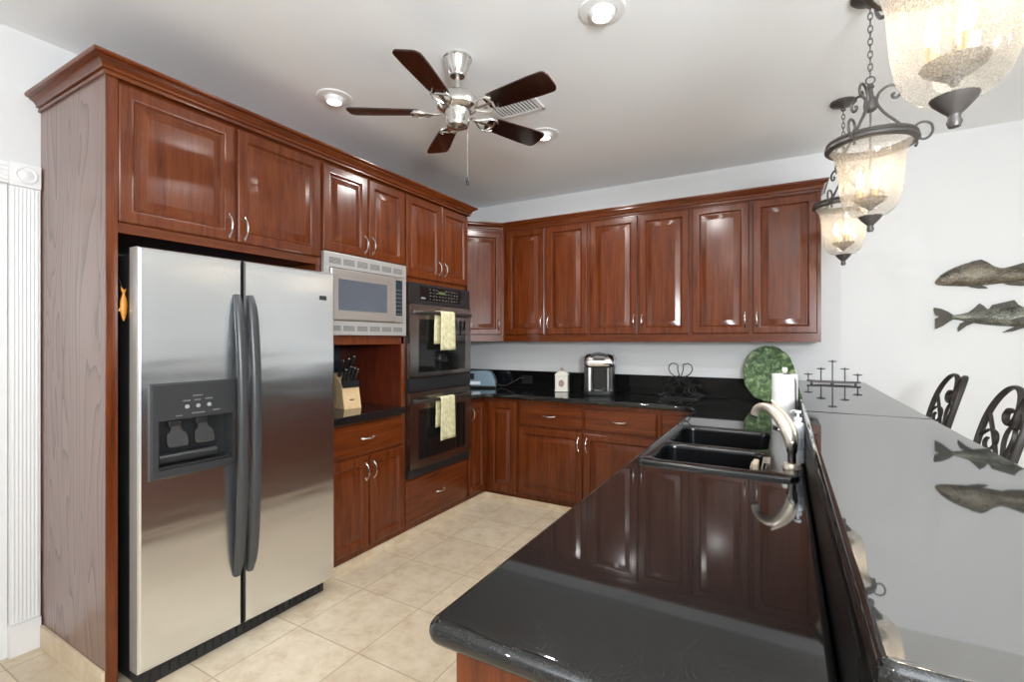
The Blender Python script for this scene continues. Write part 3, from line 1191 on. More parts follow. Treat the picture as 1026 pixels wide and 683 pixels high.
# side profile in (c, b), extruded along a
sp = [(0.085, 0.0), (0.050, 0.155), (-0.010, 0.200), (-0.105, 0.235), (-0.125, 0.215), (-0.085, 0.0)]
mb = MB()
mb.rings([[FK(-0.062, b, c) for c, b in sp], [FK(0.062, b, c) for c, b in sp]])
obj('block', mb, 'knife_wood', t)
mb = MB()
for k in range(5):
    mb.fbox(FK, -0.018 + k * 0.007, -0.0135 + k * 0.007, 0.055, 0.064, 0.0735, 0.0752)
obj('printed_mark', mb, 'blackpl', t, 'small dark printed mark')
mb = MB()
mb.prism(frame(FK(0, 0, 0), FK(1, 0, 0) - FK(0, 0, 0), (0, 0, 1), FK(0, 0, 1) - FK(0, 0, 0)), [(-0.058, 0.140), (0.058, 0.140), (0.062, 0.185), (-0.062, 0.185)], 0.045, 0.062)
obj('knife_slots', mb, 'blackpl', t, 'black row of steak knife handles')
ax = (FK(0, 0.55, 0.84) - FK(0, 0, 0)).normalized()
for (a, b, c, L) in ((-0.04, 0.19, 0.015, 0.10), (-0.012, 0.19, 0.015, 0.12), (0.018, 0.19, 0.015, 0.11), (0.045, 0.19, 0.015, 0.10), (-0.035, 0.22, -0.045, 0.13), (0.0, 0.22, -0.045, 0.145), (0.035, 0.22, -0.045, 0.16)):
    mb = MB()
    p0 = FK(a, b - 0.02, c)
    up = Vector((0.35, 0.02, 0.93)).normalized()
    mb.tube([p0, p0 + up * 0.02, p0 + up * L * 0.6, p0 + up * (L - 0.004), p0 + up * L], [0.008, 0.012, 0.011, 0.013, 0.008], 10)
    kn = obj('knife_handle', mb, 'blackpl', t, 'black knife handle with a bright end cap')
    mb = MB()
    mb.lathe([(0.0125, 0), (0.0125, 0.006), (0.008, 0.009), (0.0005, 0.0095)], p0 + up * (L - 0.001), 10, True, up)
    obj('end_cap', mb, 'chrome', kn)

# ================================================================== BACK RUN
KZ = 0.885
# corner base cabinet with folding door
t = thing('corner_base_cabinet', 'cherry corner base cabinet with two narrow doors beside the ovens', 'cabinet', (-2.6, 3.9, 0))
mb = MB()
mb.box(CB, XF, 3.330, BY - 0.004, 0.0, KZ)
mb.box(XF, -1.995, YF, BY - 0.004, 0.0, KZ)
obj('carcass', mb, 'wood', t)
dd = add_door(t, LEFT, 3.338, 3.584, 0.072, 0.855)
obj('handle', pull_mb(LEFT, 3.375, 0.76, True), 'nickel', dd, 'satin nickel bow handle')
add_door(t, BACK, -2.285, -2.003, 0.072, 0.855)

t = thing('base_cabinet', 'cherry base cabinet below the coffee maker, two drawers over two doors', 'cabinet', (-1.39, 3.9, 0))
mb = MB()
mb.box(-1.992, -0.800, YF, BY - 0.004, 0.0, KZ)
obj('carcass', mb, 'wood', t)
add_drawer(t, BACK, -1.978, -1.402, 0.672, 0.852)
add_drawer(t, BACK, -1.388, -0.812, 0.672, 0.852)
add_door(t, BACK, -1.978, -1.402, 0.085, 0.652, (-1.43, 0.56))
add_door(t, BACK, -1.388, -0.812, 0.085, 0.652, (-1.36, 0.56))

t = thing('blind_corner_cabinet', 'narrow cherry cabinet front where the back run meets the sink counter', 'cabinet', (-0.6, 3.9, 0))
mb = MB()
mb.box(-0.797, 0.060, YF, BY - 0.004, 0.0, KZ)
obj('carcass', mb, 'wood', t)
add_drawer(t, BACK, -0.786, -0.520, 0.672, 0.852, handle=False)
add_door(t, BACK, -0.786, -0.520, 0.085, 0.652)

# peninsula base cabinet
t = thing('peninsula_cabinet', 'cherry sink cabinet forming the peninsula under the black counter', 'cabinet', (-0.2, 2.1, 0))
mb = MB()
mb.box(-0.475, 0.070, 0.668, YF - 0.004, 0.0, 0.640)
mb.box(-0.475, -0.455, 0.668, YF - 0.004, 0.640, KZ)
mb.box(-0.475, 0.070, 0.668, 1.80, 0.640, KZ)
mb.box(-0.475, 0.070, 2.80, YF - 0.004, 0.640, KZ)
obj('carcass', mb, 'wood', t)
mb = MB()
mb.box(-0.477, 0.070, 0.650, 0.668, 0.0, KZ, 0.002)
obj('end_panel', mb, 'wood', t)
for (y0, y1, hs) in ((0.70, 1.16, 1), (1.17, 1.63, 0), (1.66, 2.20, 1), (2.21, 2.75, 0), (2.78, 3.16, 1), (3.17, 3.54, 0)):
    hy = (y1 - 0.03) if hs else (y0 + 0.03)
    add_door(t, PEN, -y1, -y0, 0.085, 0.652, (-hy, 0.56))
    add_drawer(t, PEN, -y1, -y0, 0.672, 0.852)


# L-shaped granite counter with a sink cut-out
def arc(cx, cy, r, a0, a1, n=8):
    return [(cx + r * math.cos(math.radians(a0 + (a1 - a0) * k / n)), cy + r * math.sin(math.radians(a0 + (a1 - a0) * k / n))) for k in range(n + 1)]


def offset(pts, d):
    out = []
    n = len(pts)
    for i in range(n):
        p0, p, p1 = Vector(pts[i - 1]), Vector(pts[i]), Vector(pts[(i + 1) % n])
        e0, e1 = (p - p0).normalized(), (p1 - p).normalized()
        n0, n1 = Vector((-e0.y, e0.x)), Vector((-e1.y, e1.x))
        m = n0 + n1
        m = m / max(0.3, m.dot(n0))
        out.append((p.x + m.x * d, p.y + m.y * d))
    return out


def slab(mb, pts, z0, z1, hole=None, r=None, n=6, shape=1.0):
    """CCW outline with a rounded edge; optional rectangular hole"""
    h = (z1 - z0) / 2
    r = r or h * 0.98
    rings = []
    for k in range(n + 1):
        a = -PI / 2 + PI * k / n
        ins = r * (1 - math.cos(a))
        z = (z0 + z1) / 2 + math.sin(a) * h
        rings.append([mb.bm.verts.new((x, y, z)) for x, y in offset(pts, ins)])
    N = len(pts)
    for A, B in zip(rings, rings[1:]):
        for j in range(N):
            mb.bm.faces.new((A[j], A[(j + 1) % N], B[(j + 1) % N], B[j]))
    if not hole:
        for loop in (rings[0], rings[-1]):
            bmesh.ops.triangle_fill(mb.bm, use_beauty=True, edges=[mb.bm.edges.get((loop[j], loop[(j + 1) % N])) for j in range(N)])
        return
    hs = []
    for z in (z0, z1):
        hs.append([mb.bm.verts.new((x, y, z)) for x, y in hole])
    H = len(hole)
    for j in range(H):
        mb.bm.faces.new((hs[0][j], hs[0][(j + 1) % H], hs[1][(j + 1) % H], hs[1][j]))
    for loop, hl in ((rings[0], hs[0]), (rings[-1], hs[1])):
        es = [mb.bm.edges.get((loop[j], loop[(j + 1) % N])) for j in range(N)] + [mb.bm.edges.get((hl[j], hl[(j + 1) % H])) for j in range(H)]
        bmesh.ops.triangle_fill(mb.bm, use_beauty=True, edges=es)


CT0, CT1 = 0.885, 0.923
PX0, PX1 = -0.533, 0.070
PY0 = 0.628
BF = 3.570
outline = [(PX1, PY0), (PX1, BY - 0.003), (CB + 0.001, BY - 0.003), (CB + 0.001, 3.331), (-2.285, 3.331)]
outline += arc(-2.285 + 0.09, BF - 0.09, 0.09, 180, 90, 6) 
outline += arc(PX0 - 0.16, BF - 0.16, 0.16, 90, 0, 8)
outline += arc(PX0 + 0.03, PY0 + 0.03, 0.03, 180, 270, 7)
# the two inside corners are concave fillets
outline = [p for p in outline]
mb = MB()
SX0, SX1, SY0, SY1 = -0.478, 0.020, 1.885, 2.722
slab(mb, outline, CT0, CT1, [(SX0, SY0), (SX1, SY0), (SX1, SY1), (SX0, SY1)], r=0.016)
single('kitchen_counter', mb, 'granite', 'polished black granite counter running along the back wall and the sink peninsula', 'counter', None, (-0.2, 2.0, CT0))

# granite upstand on the back wall
mb = MB()
mb.box(CB + 0.016, 0.070, BY - 0.022, BY - 0.001, CT1 + 0.0005, 1.092, 0.003)
mb.box(CB + 0.0005, CB + 0.015, 3.332, BY - 0.001, CT1 + 0.0005, 1.092, 0.003)
single('granite_backsplash', mb, 'granite_dull', 'low black granite backsplash along the back wall behind the coffee maker', 'backsplash', None, (-1.4, BY - 0.01, CT1))

# bar: knee wall, granite riser and two-piece bar top
mb = MB()
mb.box(0.092, 0.22, 0.66, BY - 0.002, 0.0, 1.0545)
single('bar_knee_wall', mb, 'wall', 'white half wall carrying the raised bar', 'half wall', None, (0.15, 2.4, 0))
mb = MB()
mb.box(0.0715, 0.0915, 0.640, BY - 0.023, CT1 - 0.038, 1.0545, 0.002)
single('bar_backsplash', mb, 'granite_matt', 'black granite riser between sink counter and raised bar', 'backsplash', None, (0.08, 2.4, CT1))
BT0, BT1 = 1.056, 1.096
SEAM = 2.38
t = thing('raised_bar_top', 'glossy black granite raised bar top reflecting the white wall', 'bar top', (0.28, 2.3, BT0))
mb = MB()
bo = arc(0.505 - 0.03, 0.558 + 0.03, 0.03, 270, 360, 6) + [(0.505, SEAM - 0.0008)] + [(0.074, SEAM - 0.0008)] + arc(0.074 + 0.02, 0.558 + 0.02, 0.02, 180, 270, 6)
slab(mb, bo, BT0, BT1, r=0.013)
bs = obj('bar_slab', mb, 'granite_bar', t)
bs.data.materials.append(M['granite'])
for p in bs.data.polygons:
    if p.normal.z < 0.985:
        p.material_index = 1
mb = MB()
slab(mb, [(0.505, SEAM + 0.0008), (0.505, BY - 0.024), (0.074, BY - 0.024), (0.074, SEAM + 0.0008)], BT0, BT1, r=0.013)
bs = obj('bar_slab', mb, 'granite_bar', t)
bs.data.materials.append(M['granite'])
for p in bs.data.polygons:
    if p.normal.z < 0.985:
        p.material_index = 1

# ------------------------------------------------------------------ upper cabinets
UB, UT = 1.382, 2.43


def upper(x0, x1, da, db, dc, dd_, label):
    t = thing('wall_cabinet', label, 'cabinet', ((x0 + x1) / 2, BY - 0.16, UB), 'two-door wall cabinets on the back wall')
    mb = MB()
    mb.box(x0 + 0.0005, x1 - 0.0005, UF, BY - 0.003, UB, UT, 0.001)
    obj('carcass', mb, 'wood', t)
    mb = MB()
    mb.box(x0 + 0.0005, x1 - 0.0005, UF - 0.004, UF + 0.012, UB, 1.447, 0.001)
    obj('bottom_rail', mb, 'wood_h', t)
    add_door(t, UPPER, da, db, 1.444, 2.404, (db - 0.026, 1.545))
    add_door(t, UPPER, dc, dd_, 1.444, 2.404, (dc + 0.026, 1.545))


upper(-2.300, -1.447, -2.262, -1.866, -1.852, -1.461, 'two-door cherry wall cabinet next to the pale corner cabinet')
upper(-1.447, -0.622, -1.434, -1.032, -1.018, -0.634, 'two-door cherry wall cabinet in the middle of the back wall')
upper(-0.622, 0.224, -0.610, -0.219, -0.194, 0.202, 'two-door cherry wall cabinet nearest the hanging pendants')

# diagonal corner wall cabinet
t = thing('corner_wall_cabinet', 'diagonal corner wall cabinet with one pale reflecting door', 'cabinet', (-2.6, 3.9, UB))
q = 0.7071068
p1 = Vector((-2.300, UF))          # right end of the diagonal face
p0 = Vector((-2.300 - 0.36, UF - 0.36))
mb = MB()
FZ = frame((0, 0, 0), (1, 0, 0), (0, 1, 0), (0, 0, 1))
mb.prism(FZ, [(p0.x, p0.y), (p1.x, p1.y), (p1.x, BY - 0.003), (CB, BY - 0.003), (CB, p0.y)], UB, UT)
obj('carcass', mb, 'wood', t)
DG = frame((p0.x, p0.y, 0), (q, q, 0), (0, 0, 1), (q, -q, 0))
WD = 0.36 / q
mb = MB()
mb.fbox(DG, 0.002, WD - 0.004, UB, 1.447, -0.008, 0.004, 0.001)
obj('bottom_rail', mb, 'wood_h', t)
add_door(t, DG, 0.02, WD - 0.028, 1.444, 2.404, (WD - 0.055, 1.545))
crown('crown_moulding', [(CB, p0.y - 0.002), (p0.x + 0.001, p0.y - 0.002), (-2.299, UF - 0.004), (0.224, UF - 0.004), (0.224, BY - 0.002)], 'cherry crown moulding along the top of the back wall cabinets', 2.416, 0.074, 0.044)

# ================================================================== SINK AND FAUCET
t = thing('kitchen_sink', 'black double bowl sink set in the peninsula counter', 'sink', (-0.23, 2.30, CT1))


def rrect(x0, x1, y0, y1, r, n=5):
    return arc(x1 - r, y1 - r, r, 0, 90, n) + arc(x0 + r, y1 - r, r, 90, 180, n) + arc(x0 + r, y0 + r, r, 180, 270, n) + arc(x1 - r, y0 + r, r, 270, 360, n)


mb = MB()
bm = mb.bm
OX0, OX1, OY0s, OY1s = -0.502, 0.046, 1.858, 2.748
RT = CT1 + 0.013
outer = rrect(OX0, OX1, OY0s, OY1s, 0.03)
r0 = [bm.verts.new((x, y, CT1 + 0.0004)) for x, y in outer]
r1 = [bm.verts.new((x, y, CT1 + 0.008)) for x, y in offset(outer, 0.001)]
r2 = [bm.verts.new((x, y, RT)) for x, y in offset(outer, 0.007)]
for A, B in ((r0, r1), (r1, r2)):
    for j in range(len(A)):
        bm.faces.new((A[j], A[(j + 1) % len(A)], B[(j + 1) % len(A)], B[j]))
es = [bm.edges.get((r2[j], r2[(j + 1) % len(r2)])) for j in range(len(r2))]
for (y0, y1) in ((1.900, 2.222), (2.252, 2.706)):
    bowl = rrect(-0.466, -0.052, y0, y1, 0.06)
    loops = []
    for ins, z in ((0.0, RT), (0.005, RT - 0.004), (0.010, RT - 0.02), (0.020, 0.76), (0.035, 0.735), (0.07, 0.725)):
        loops.append([bm.verts.new((x, y, z)) for x, y in offset(bowl, ins)])
    n = len(bowl)
    for A, B in zip(loops, loops[1:]):
        for j in range(n):
            bm.faces.new((A[j], A[(j + 1) % n], B[(j + 1) % n], B[j]))
    bm.faces.new(loops[-1])
    es += [bm.edges.get((loops[0][j], loops[0][(j + 1) % n])) for j in range(n)]
bmesh.ops.triangle_fill(bm, use_beauty=True, edges=es)
obj('basin', mb, 'sink', t, angle=50)
for (x, y) in ((-0.25, 2.06), (-0.25, 2.48)):
    mb = MB()
    mb.lathe([(0.042, 0.7255), (0.042, 0.729), (0.034, 0.730), (0.030, 0.727), (0.001, 0.727)], (x, y, 0), 24)
    obj('drain', mb, 'chrome', t, 'round metal drain')

t = thing('faucet', 'champagne metal pull-out faucet with long lever behind the sink', 'faucet', (0.026, 1.995, RT))
mb = MB()
mb.lathe([(0.031, 0), (0.031, 0.006), (0.028, 0.014), (0.026, 0.018), (0.001, 0.018)], (0.026, 1.995, RT + 0.0003), 24)
obj('base_plate', mb, 'faucet', t)
mb = MB()
mb.lathe([(0.014, 0.016), (0.0135, 0.055), (0.017, 0.060), (0.018, 0.085), (0.015, 0.098), (0.008, 0.104)], (0.026, 1.995, RT), 20)
obj('body', mb, 'steel_dark', t, 'darker lower column')
mb = MB()
sp = smooth([(0.026, 1.995, 1.00), (0.022, 2.0, 1.030), (0.012, 2.01, 1.066), (-0.008, 2.03, 1.104), (-0.030, 2.05, 1.128), (-0.052, 2.075, 1.140), (-0.074, 2.10, 1.139), (-0.092, 2.12, 1.126), (-0.100, 2.13, 1.104)], 3)
mb.tube(sp, [0.016 + 0.0075 * math.sin(PI * min(1.0, i / 16.0)) - 0.00005 * i for i in range(len(sp))], 14)
so = obj('spout', mb, 'faucet', t)
mb = MB()
mb.lathe([(0.013, 0), (0.013, 0.006), (0.001, 0.006)], (-0.101, 2.131, 1.098), 14, True, (-0.3, 0.25, -0.9))
obj('spray_head', mb, 'blackpl', so, 'dark spray face')
mb = MB()
mb.tube(smooth([(0.034, 2.0, 1.020), (0.034, 2.01, 1.065), (0.016, 2.03, 1.108), (-0.012, 2.052, 1.142), (-0.040, 2.075, 1.168)], 3), [0.012 - 0.0006 * i for i in range(13)], 10)
obj('lever', mb, 'faucet', t)

# sponge caddy hanging in the near bowl
t = thing('sponge_caddy', 'small beige sponge caddy hanging inside the sink below the faucet', 'caddy', (-0.06, 2.10, RT))
mb = MB()
for k in range(5):
    y = 2.02 + k * 0.022
    mb.tube([(-0.044, y, RT + 0.004), (-0.066, y, RT + 0.004), (-0.078, y, RT - 0.06), (-0.107, y, RT - 0.062), (-0.108, y, RT - 0.02)], 0.003, 6)
mb.tube([(-0.108, 2.015, RT - 0.02), (-0.108, 2.115, RT - 0.02)], 0.003, 6)
obj('rack', mb, 'faucet', t)
mb = MB()
mb.box(-0.104, -0.083, 2.02, 2.11, RT - 0.058, RT - 0.005, 0.005)
obj('sponge', mb, 'sponge', t)

t = thing('soap_bottle', 'white plastic soap bottle beside the faucet', 'bottle', (0.0465, 2.10, RT))
mb = MB()
mb.lathe([(0.001, 0.0), (0.022, 0.0), (0.0238, 0.006), (0.0238, 0.130), (0.020, 0.147), (0.011, 0.154), (0.010, 0.158), (0.001, 0.158)], (0.0465, 2.10, RT + 0.0005), 24)
b_ = obj('bottle', mb, 'white_pl', t)
mb = MB()
mb.lathe([(0.0241, 0.05), (0.0241, 0.095)], (0.0465, 2.10, RT), 24, False)
obj('label_band', mb, 'clear', b_, 'pale blue grey label')
mb = MB()
mb.lathe([(0.014, 0.158), (0.014, 0.170), (0.005, 0.172), (0.005, 0.186), (0.012, 0.188), (0.012, 0.196), (0.001, 0.197)], (0.0465, 2.10, RT), 16)
mb.tube([(0.0465, 2.10, RT + 0.192), (0.032, 2.115, RT + 0.192), (0.024, 2.12, RT + 0.186)], 0.005, 8)
obj('pump', mb, 'white_pl', t)

# paper towel holder
t = thing('paper_towel_holder', 'white paper towel roll on a chrome holder behind the sink', 'paper towels', (-0.006, 2.985, CT1))
PXc, PYc = 0.006, 2.985
mb = MB()
mb.lathe([(0.001, 0), (0.062, 0), (0.062, 0.008), (0.056, 0.012), (0.001, 0.012)], (PXc, PYc, CT1 + 0.0005), 28)
obj('base', mb, 'chrome', t)
mb = MB()
mb.lathe([(0.020, 0.014), (0.060, 0.014), (0.062, 0.02), (0.062, 0.285), (0.060, 0.29), (0.020, 0.29)], (PXc, PYc, CT1), 32, False)
mb.lathe([(0.020, 0.014), (0.020, 0.29)], (PXc, PYc, CT1), 32, False)
obj('paper_roll', mb, 'paper', t)
mb = MB()
mb.lathe([(0.008, 0.01), (0.008, 0.300), (0.013, 0.304), (0.014, 0.318), (0.010, 0.326), (0.001, 0.327)], (PXc, PYc, CT1), 14)
obj('spindle', mb, 'cream', t, 'pale spindle knob')
mb = MB()
arm = [(PXc + 0.055, PYc - 0.042, CT1 + 0.006), (PXc + 0.052, PYc - 0.048, CT1 + 0.05), (PXc + 0.050, PYc - 0.048, CT1 + 0.20)]
for k in range(9):
    a = PI / 2 * k / 8
    arm.append((PXc + 0.02 + 0.03 * math.cos(a), PYc - 0.048 + 0.02 * (k / 8.0), CT1 + 0.235 + 0.055 * math.sin(a) + 0.002))
arm += [(PXc - 0.005, PYc - 0.02, CT1 + 0.294)]
mb.tube(arm, 0.0035, 8)
obj('tension_arm', mb, 'iron_grey', t, 'thin dark metal tension arm')

# cabbage-leaf plate
t = thing('leaf_plate', 'round green leaf-shaped plate propped against the back wall', 'plate', (-0.105, 4.09, CT1))
mb = MB()
nrm = Vector((-0.02, -0.985, 0.17)).normalized()
uu = Vector((1, -0.02, 0)).normalized()
vv = nrm.cross(uu) * -1
if vv.z < 0:
    vv = -vv
cc = Vector((-0.099, 4.112, 1.140))
rings = []
NS = 72
for (r, d) in ((0.208, 0.018), (0.212, 0.022), (0.206, 0.026), (0.17, 0.014), (0.13, 0.008), (0.09, 0.006), (0.04, 0.006), (0.002, 0.006)):
    ring = []
    for k in range(NS):
        a = 2 * PI * k / NS
        rr = r * (1 + (0.010 * math.sin(11 * a) + 0.006 * math.sin(23 * a + 1)) * (r / 0.21) ** 2)
        dz = d + 0.004 * math.sin(13 * a + r * 20) * (r / 0.21)
        ring.append(cc + uu * (rr * 0.81 * math.cos(a)) + vv * (rr * 1.0 * math.sin(a)) + nrm * dz)
    rings.append(ring)
back = [[p - nrm * 0.010 for p in r] for r in rings]
mb.rings(back[::-1] + rings[0:], True, True)
obj('plate_body', mb, 'leaf', t, angle=80)
mb = MB()
zst = CT1 + 0.006
for s in (-1, 1):
    mb.tube([(-0.105 + s * 0.06, 4.06, zst + 0.02), (-0.105 + s * 0.06, 4.05, zst), (-0.105 + s * 0.06, 4.16, zst), (-0.105 + s * 0.05, 4.165, zst + 0.11)], 0.0045, 8)
mb.tube([(-0.165, 4.14, zst), (-0.045, 4.14, zst)], 0.0045, 8)
obj('plate_stand', mb, 'wire', t, 'black wire stand')

# candelabra on the bar
t = thing('candle_holder', 'low wrought iron five-stem candle holder at the far end of the bar', 'candle holder', (0.285, 3.93, BT1))
mb = MB()
z0 = BT1 + 0.014
mb.tube([(0.145, 3.93, z0 + 0.004), (0.22, 3.905, z0), (0.29, 3.90, z0), (0.37, 3.905, z0), (0.445, 3.93, z0 + 0.002), (0.37, 3.955, z0), (0.29, 3.96, z0), (0.22, 3.955, z0)], 0.006, 8, True)
mb.tube([(0.140, 3.93, z0 + 0.004), (0.450, 3.93, z0)], 0.005, 8)
for (x, y) in ((0.17, 3.93), (0.42, 3.93), (0.29, 3.90), (0.29, 3.96)):
    mb.lathe([(0.008, 0.0004), (0.007, 0.010), (0.004, 0.015)], (x, y, BT1), 10)
obj('base', mb, 'iron_grey', t)
for (x, z) in ((0.150, 1.158), (0.225, 1.198), (0.291, 1.250), (0.361, 1.200), (0.432, 1.162)):
    mb = MB()
    mb.tube([(x, 3.93, z0), (x, 3.93, z - 0.004)], 0.0038, 8)
    s_ = obj('stem', mb, 'iron_grey', t)
    mb = MB()
    mb.lathe([(0.004, -0.006), (0.024, -0.002), (0.027, 0.003), (0.025, 0.003), (0.004, 0.0), (0.003, 0.010), (0.0005, 0.012)], (x, 3.93, z), 18)
    obj('candle_cup', mb, 'iron_grey', s_)

# ------------------------------------------------------------------ back counter items
# toaster
t = thing('toaster', 'blue grey rounded toaster in the counter corner beside the ovens', 'toaster', (-2.62, 4.0, CT1))
FT = frame((-2.625, 4.01, CT1), Vector((0.92, 0.39, 0)), (0, 0, 1), Vector((0.39, -0.92, 0)))
mb = MB()
prof = [(-0.15, 0.022), (-0.148, 0.09), (-0.13, 0.14), (-0.095, 0.168), (0.05, 0.172), (0.095, 0.155), (0.125, 0.115), (0.145, 0.06), (0.15, 0.022)]
r_ = []
for (c, k) in ((-0.085, 0.90), (-0.075, 0.97), (-0.06, 1.0), (0.06, 1.0), (0.075, 0.97), (0.085, 0.90)):
    r_.append([FT(a * k, 0.022 + (b - 0.022) * k, c) for a, b in prof])
mb.rings(r_)
obj('shell', mb, 'toast', t)
mb = MB()
mb.fbox(FT, -0.155, 0.155, 0.0005, 0.022, -0.088, 0.088, 0.006)
obj('base', mb, 'blackpl', t, 'black base')
mb = MB()
for c in (-0.03, 0.03):
    mb.fbox(FT, -0.11, 0.06, 0.165, 0.1735, c - 0.012, c + 0.012, 0.002)
obj('bread_slot', mb, 'blackmat', t, 'dark bread slots')
mb = MB()
mb.fbox(FT, -0.10, 0.0, 0.035, 0.065, 0.0845, 0.089, 0.003)
obj('front_badge', mb, 'white_pl', t, 'white lower front panel')
mb = MB()
mb.fbox(FT, -0.11, -0.06, 0.085, 0.145, 0.0845, 0.090, 0.003)
obj('control_panel', mb, 'blackpl', t, 'dark controls')
mb = MB()
for pts in ([(a * 1.006, b + 0.003) for a, b in prof],):
    mb.tube([FT(a, b, 0.0) for a, b in pts], 1.0, 8, False, (0.010, 0.003, tuple(FT(0, 0, 1) - FT(0, 0, 0))))
obj('seam_band', mb, 'iron', t, 'dark rim band')

# outlets on the granite backsplash
for (x, lab) in ((-2.20, 'black electrical outlet on the backsplash beside the toaster'),):
    t = thing('electrical_outlet', lab, 'outlet', (x, BY - 0.023, 1.01))
    mb = MB()
    mb.box(x - 0.060, x + 0.060, BY - 0.0290, BY - 0.0225, 0.965, 1.045, 0.002)
    obj('cover_plate', mb, 'blackpl', t)
    mb = MB()
    for dx in (-0.028, 0.028):
        mb.box(x + dx - 0.018, x + dx + 0.018, BY - 0.0310, BY - 0.0288, 0.980, 1.030, 0.001)
    obj('receptacle', mb, 'blackmat', t)

# toaster cord
mb = MB()
mb.tube([(-2.492, 4.112, CT1 + 0.03), (-2.475, 4.125, CT1 + 0.012), (-2.41, 4.13, CT1 + 0.02), (-2.33, 4.15, 0.985), (-2.27, 4.155, 1.02), (-2.232, 4.1655, 1.018)], 0.004, 8)
single('power_cord', mb, 'iron_grey', 'thin grey cord from the toaster to the backsplash outlet', 'cord', None, (-2.4, 4.12, CT1))

# canister
t = thing('canister', 'square cream ceramic canister with a lid and faded rose motif', 'canister', (-1.775, 4.06, CT1))
cxx, cyy = -1.775, 4.06
mb = MB()
FC = frame((cxx, cyy, CT1), Vector((0.96, 0.28, 0)).normalized(), Vector((-0.28, 0.96, 0)).normalized(), (0, 0, 1))
def sq(h, r):
    return [FC(a, b, 0.0) for a, b in rrect(-h, h, -h, h, r, 3)]
def sqr(h, r, z):
    return [Vector((p.x, p.y, CT1 + z)) for p in sq(h, r)]
mb.rings([sqr(0.058, 0.012, 0.0005), sqr(0.064, 0.014, 0.006), sqr(0.060, 0.012, 0.016), sqr(0.060, 0.012, 0.140), sqr(0.056, 0.012, 0.146)])
obj('jar', mb, 'cream', t)
mb = MB()
mb.rings([sqr(0.062, 0.013, 0.147), sqr(0.063, 0.013, 0.156), sqr(0.045, 0.012, 0.176), sqr(0.016, 0.006, 0.190)])
ld = obj('lid', mb, 'cream', t)
mb = MB()
mb.lathe([(0.008, 0.188), (0.014, 0.200), (0.013, 0.212), (0.006, 0.221), (0.001, 0.223)], (cxx, cyy, CT1), 14)
obj('knob', mb, 'motif', ld, 'dark knob')
mb = MB()
mb.rings([[FC(0.026 * math.cos(2 * PI * k / 16), -0.0602 - 0.0012, 0.078 + 0.032 * math.sin(2 * PI * k / 16)) for k in range(16)],
          [FC(0.026 * math.cos(2 * PI * k / 16), -0.0598, 0.078 + 0.032 * math.sin(2 * PI * k / 16)) for k in range(16)]])
obj('motif', mb, 'motif', t, 'faded rose motif')

# coffee maker
t = thing('coffee_maker', 'black and silver single-serve coffee maker on the back counter', 'coffee maker', (-1.39, 4.00, CT1))
FM = frame((-1.395, 4.005, CT1), Vector((0.96, 0.28, 0)).normalized(), (0, 0, 1), Vector((0.28, -0.96, 0)).normalized())
def oval(a0, a1, c0, c1, b, r=0.05):
    return [FM(a, b, c) for a, c in rrect(a0, a1, c0, c1, r, 5)]
mb = MB()
mb.rings([oval(-0.125, 0.125, -0.13, 0.14, 0.0006), oval(-0.13, 0.13, -0.135, 0.145, 0.010), oval(-0.13, 0.13, -0.135, 0.145, 0.036), oval(-0.122, 0.122, -0.13, 0.135, 0.042)])
obj('base', mb, 'blackpl', t)
mb = MB()
mb.rings([oval(-0.125, 0.125, -0.13, 0.0, 0.040), oval(-0.13, 0.13, -0.135, 0.01, 0.22), oval(-0.135, 0.135, -0.138, 0.02, 0.30), oval(-0.12, 0.12, -0.12, 0.0, 0.345)])
obj('rear_housing', mb, 'blackpl', t)
mb = MB()
mb.rings([oval(-0.118, 0.118, -0.10, 0.125, 0.235), oval(-0.132, 0.132, -0.12, 0.142, 0.262), oval(-0.134, 0.134, -0.12, 0.140, 0.300), oval(-0.120, 0.120, -0.11, 0.115, 0.340), oval(-0.085, 0.085, -0.09, 0.07, 0.358)])
hd = obj('brew_head', mb, 'chrome', t, 'rounded silver brew head')
mb = MB()
path = [FM(-0.07, 0.335, 0.122), FM(-0.04, 0.352, 0.110), FM(0.0, 0.358, 0.105), FM(0.04, 0.352, 0.110), FM(0.07, 0.335, 0.122)]
mb.tube(path, 0.012, 10)
mb.fbox(FM, -0.05, 0.05, 0.298, 0.322, 0.120, 0.141, 0.006)
obj('lid_handle', mb, 'blackpl', hd, 'black lid lever')
for s, a, w_ in ((-1, -0.078, 0.034), (1, 0.076, 0.022)):
    mb = MB()
    mb.rings([[FM(a + (q_ - 0.5) * w_ * s, b, c) for q_, c in ((0, 0.110), (0.25, 0.124), (0.75, 0.126), (1, 0.112), (1, 0.03), (0, 0.03))] for b in (0.040, 0.14, 0.245)])
    obj('front_strip', mb, 'silver', t, 'bright silver front strip')
    mb = MB()
    f0, f1 = (0.092, 0.128)
    mb.rings([[FM(s * (f0 + (f1 - f0) * q_) , b, c) for q_, c in ((0, 0.120), (0.5, 0.118), (1, 0.085), (1, -0.10), (0, -0.10))] for b in (0.040, 0.14, 0.262)])
    obj('side_flank', mb, 'blackpl', t, 'glossy black side')
mb = MB()
mb.rings([oval(-0.07, 0.07, -0.02, 0.12, 0.0425, 0.04), oval(-0.072, 0.072, -0.02, 0.124, 0.050, 0.04)])
obj('drip_tray', mb, 'chrome', t, 'silver drip tray rim')
mb = MB()
mb.fbox(FM, -0.083, 0.083, 0.052, 0.238, 0.004, 0.016, 0.002)
obj('brew_cavity', mb, 'oglass', t, 'dark cup recess')

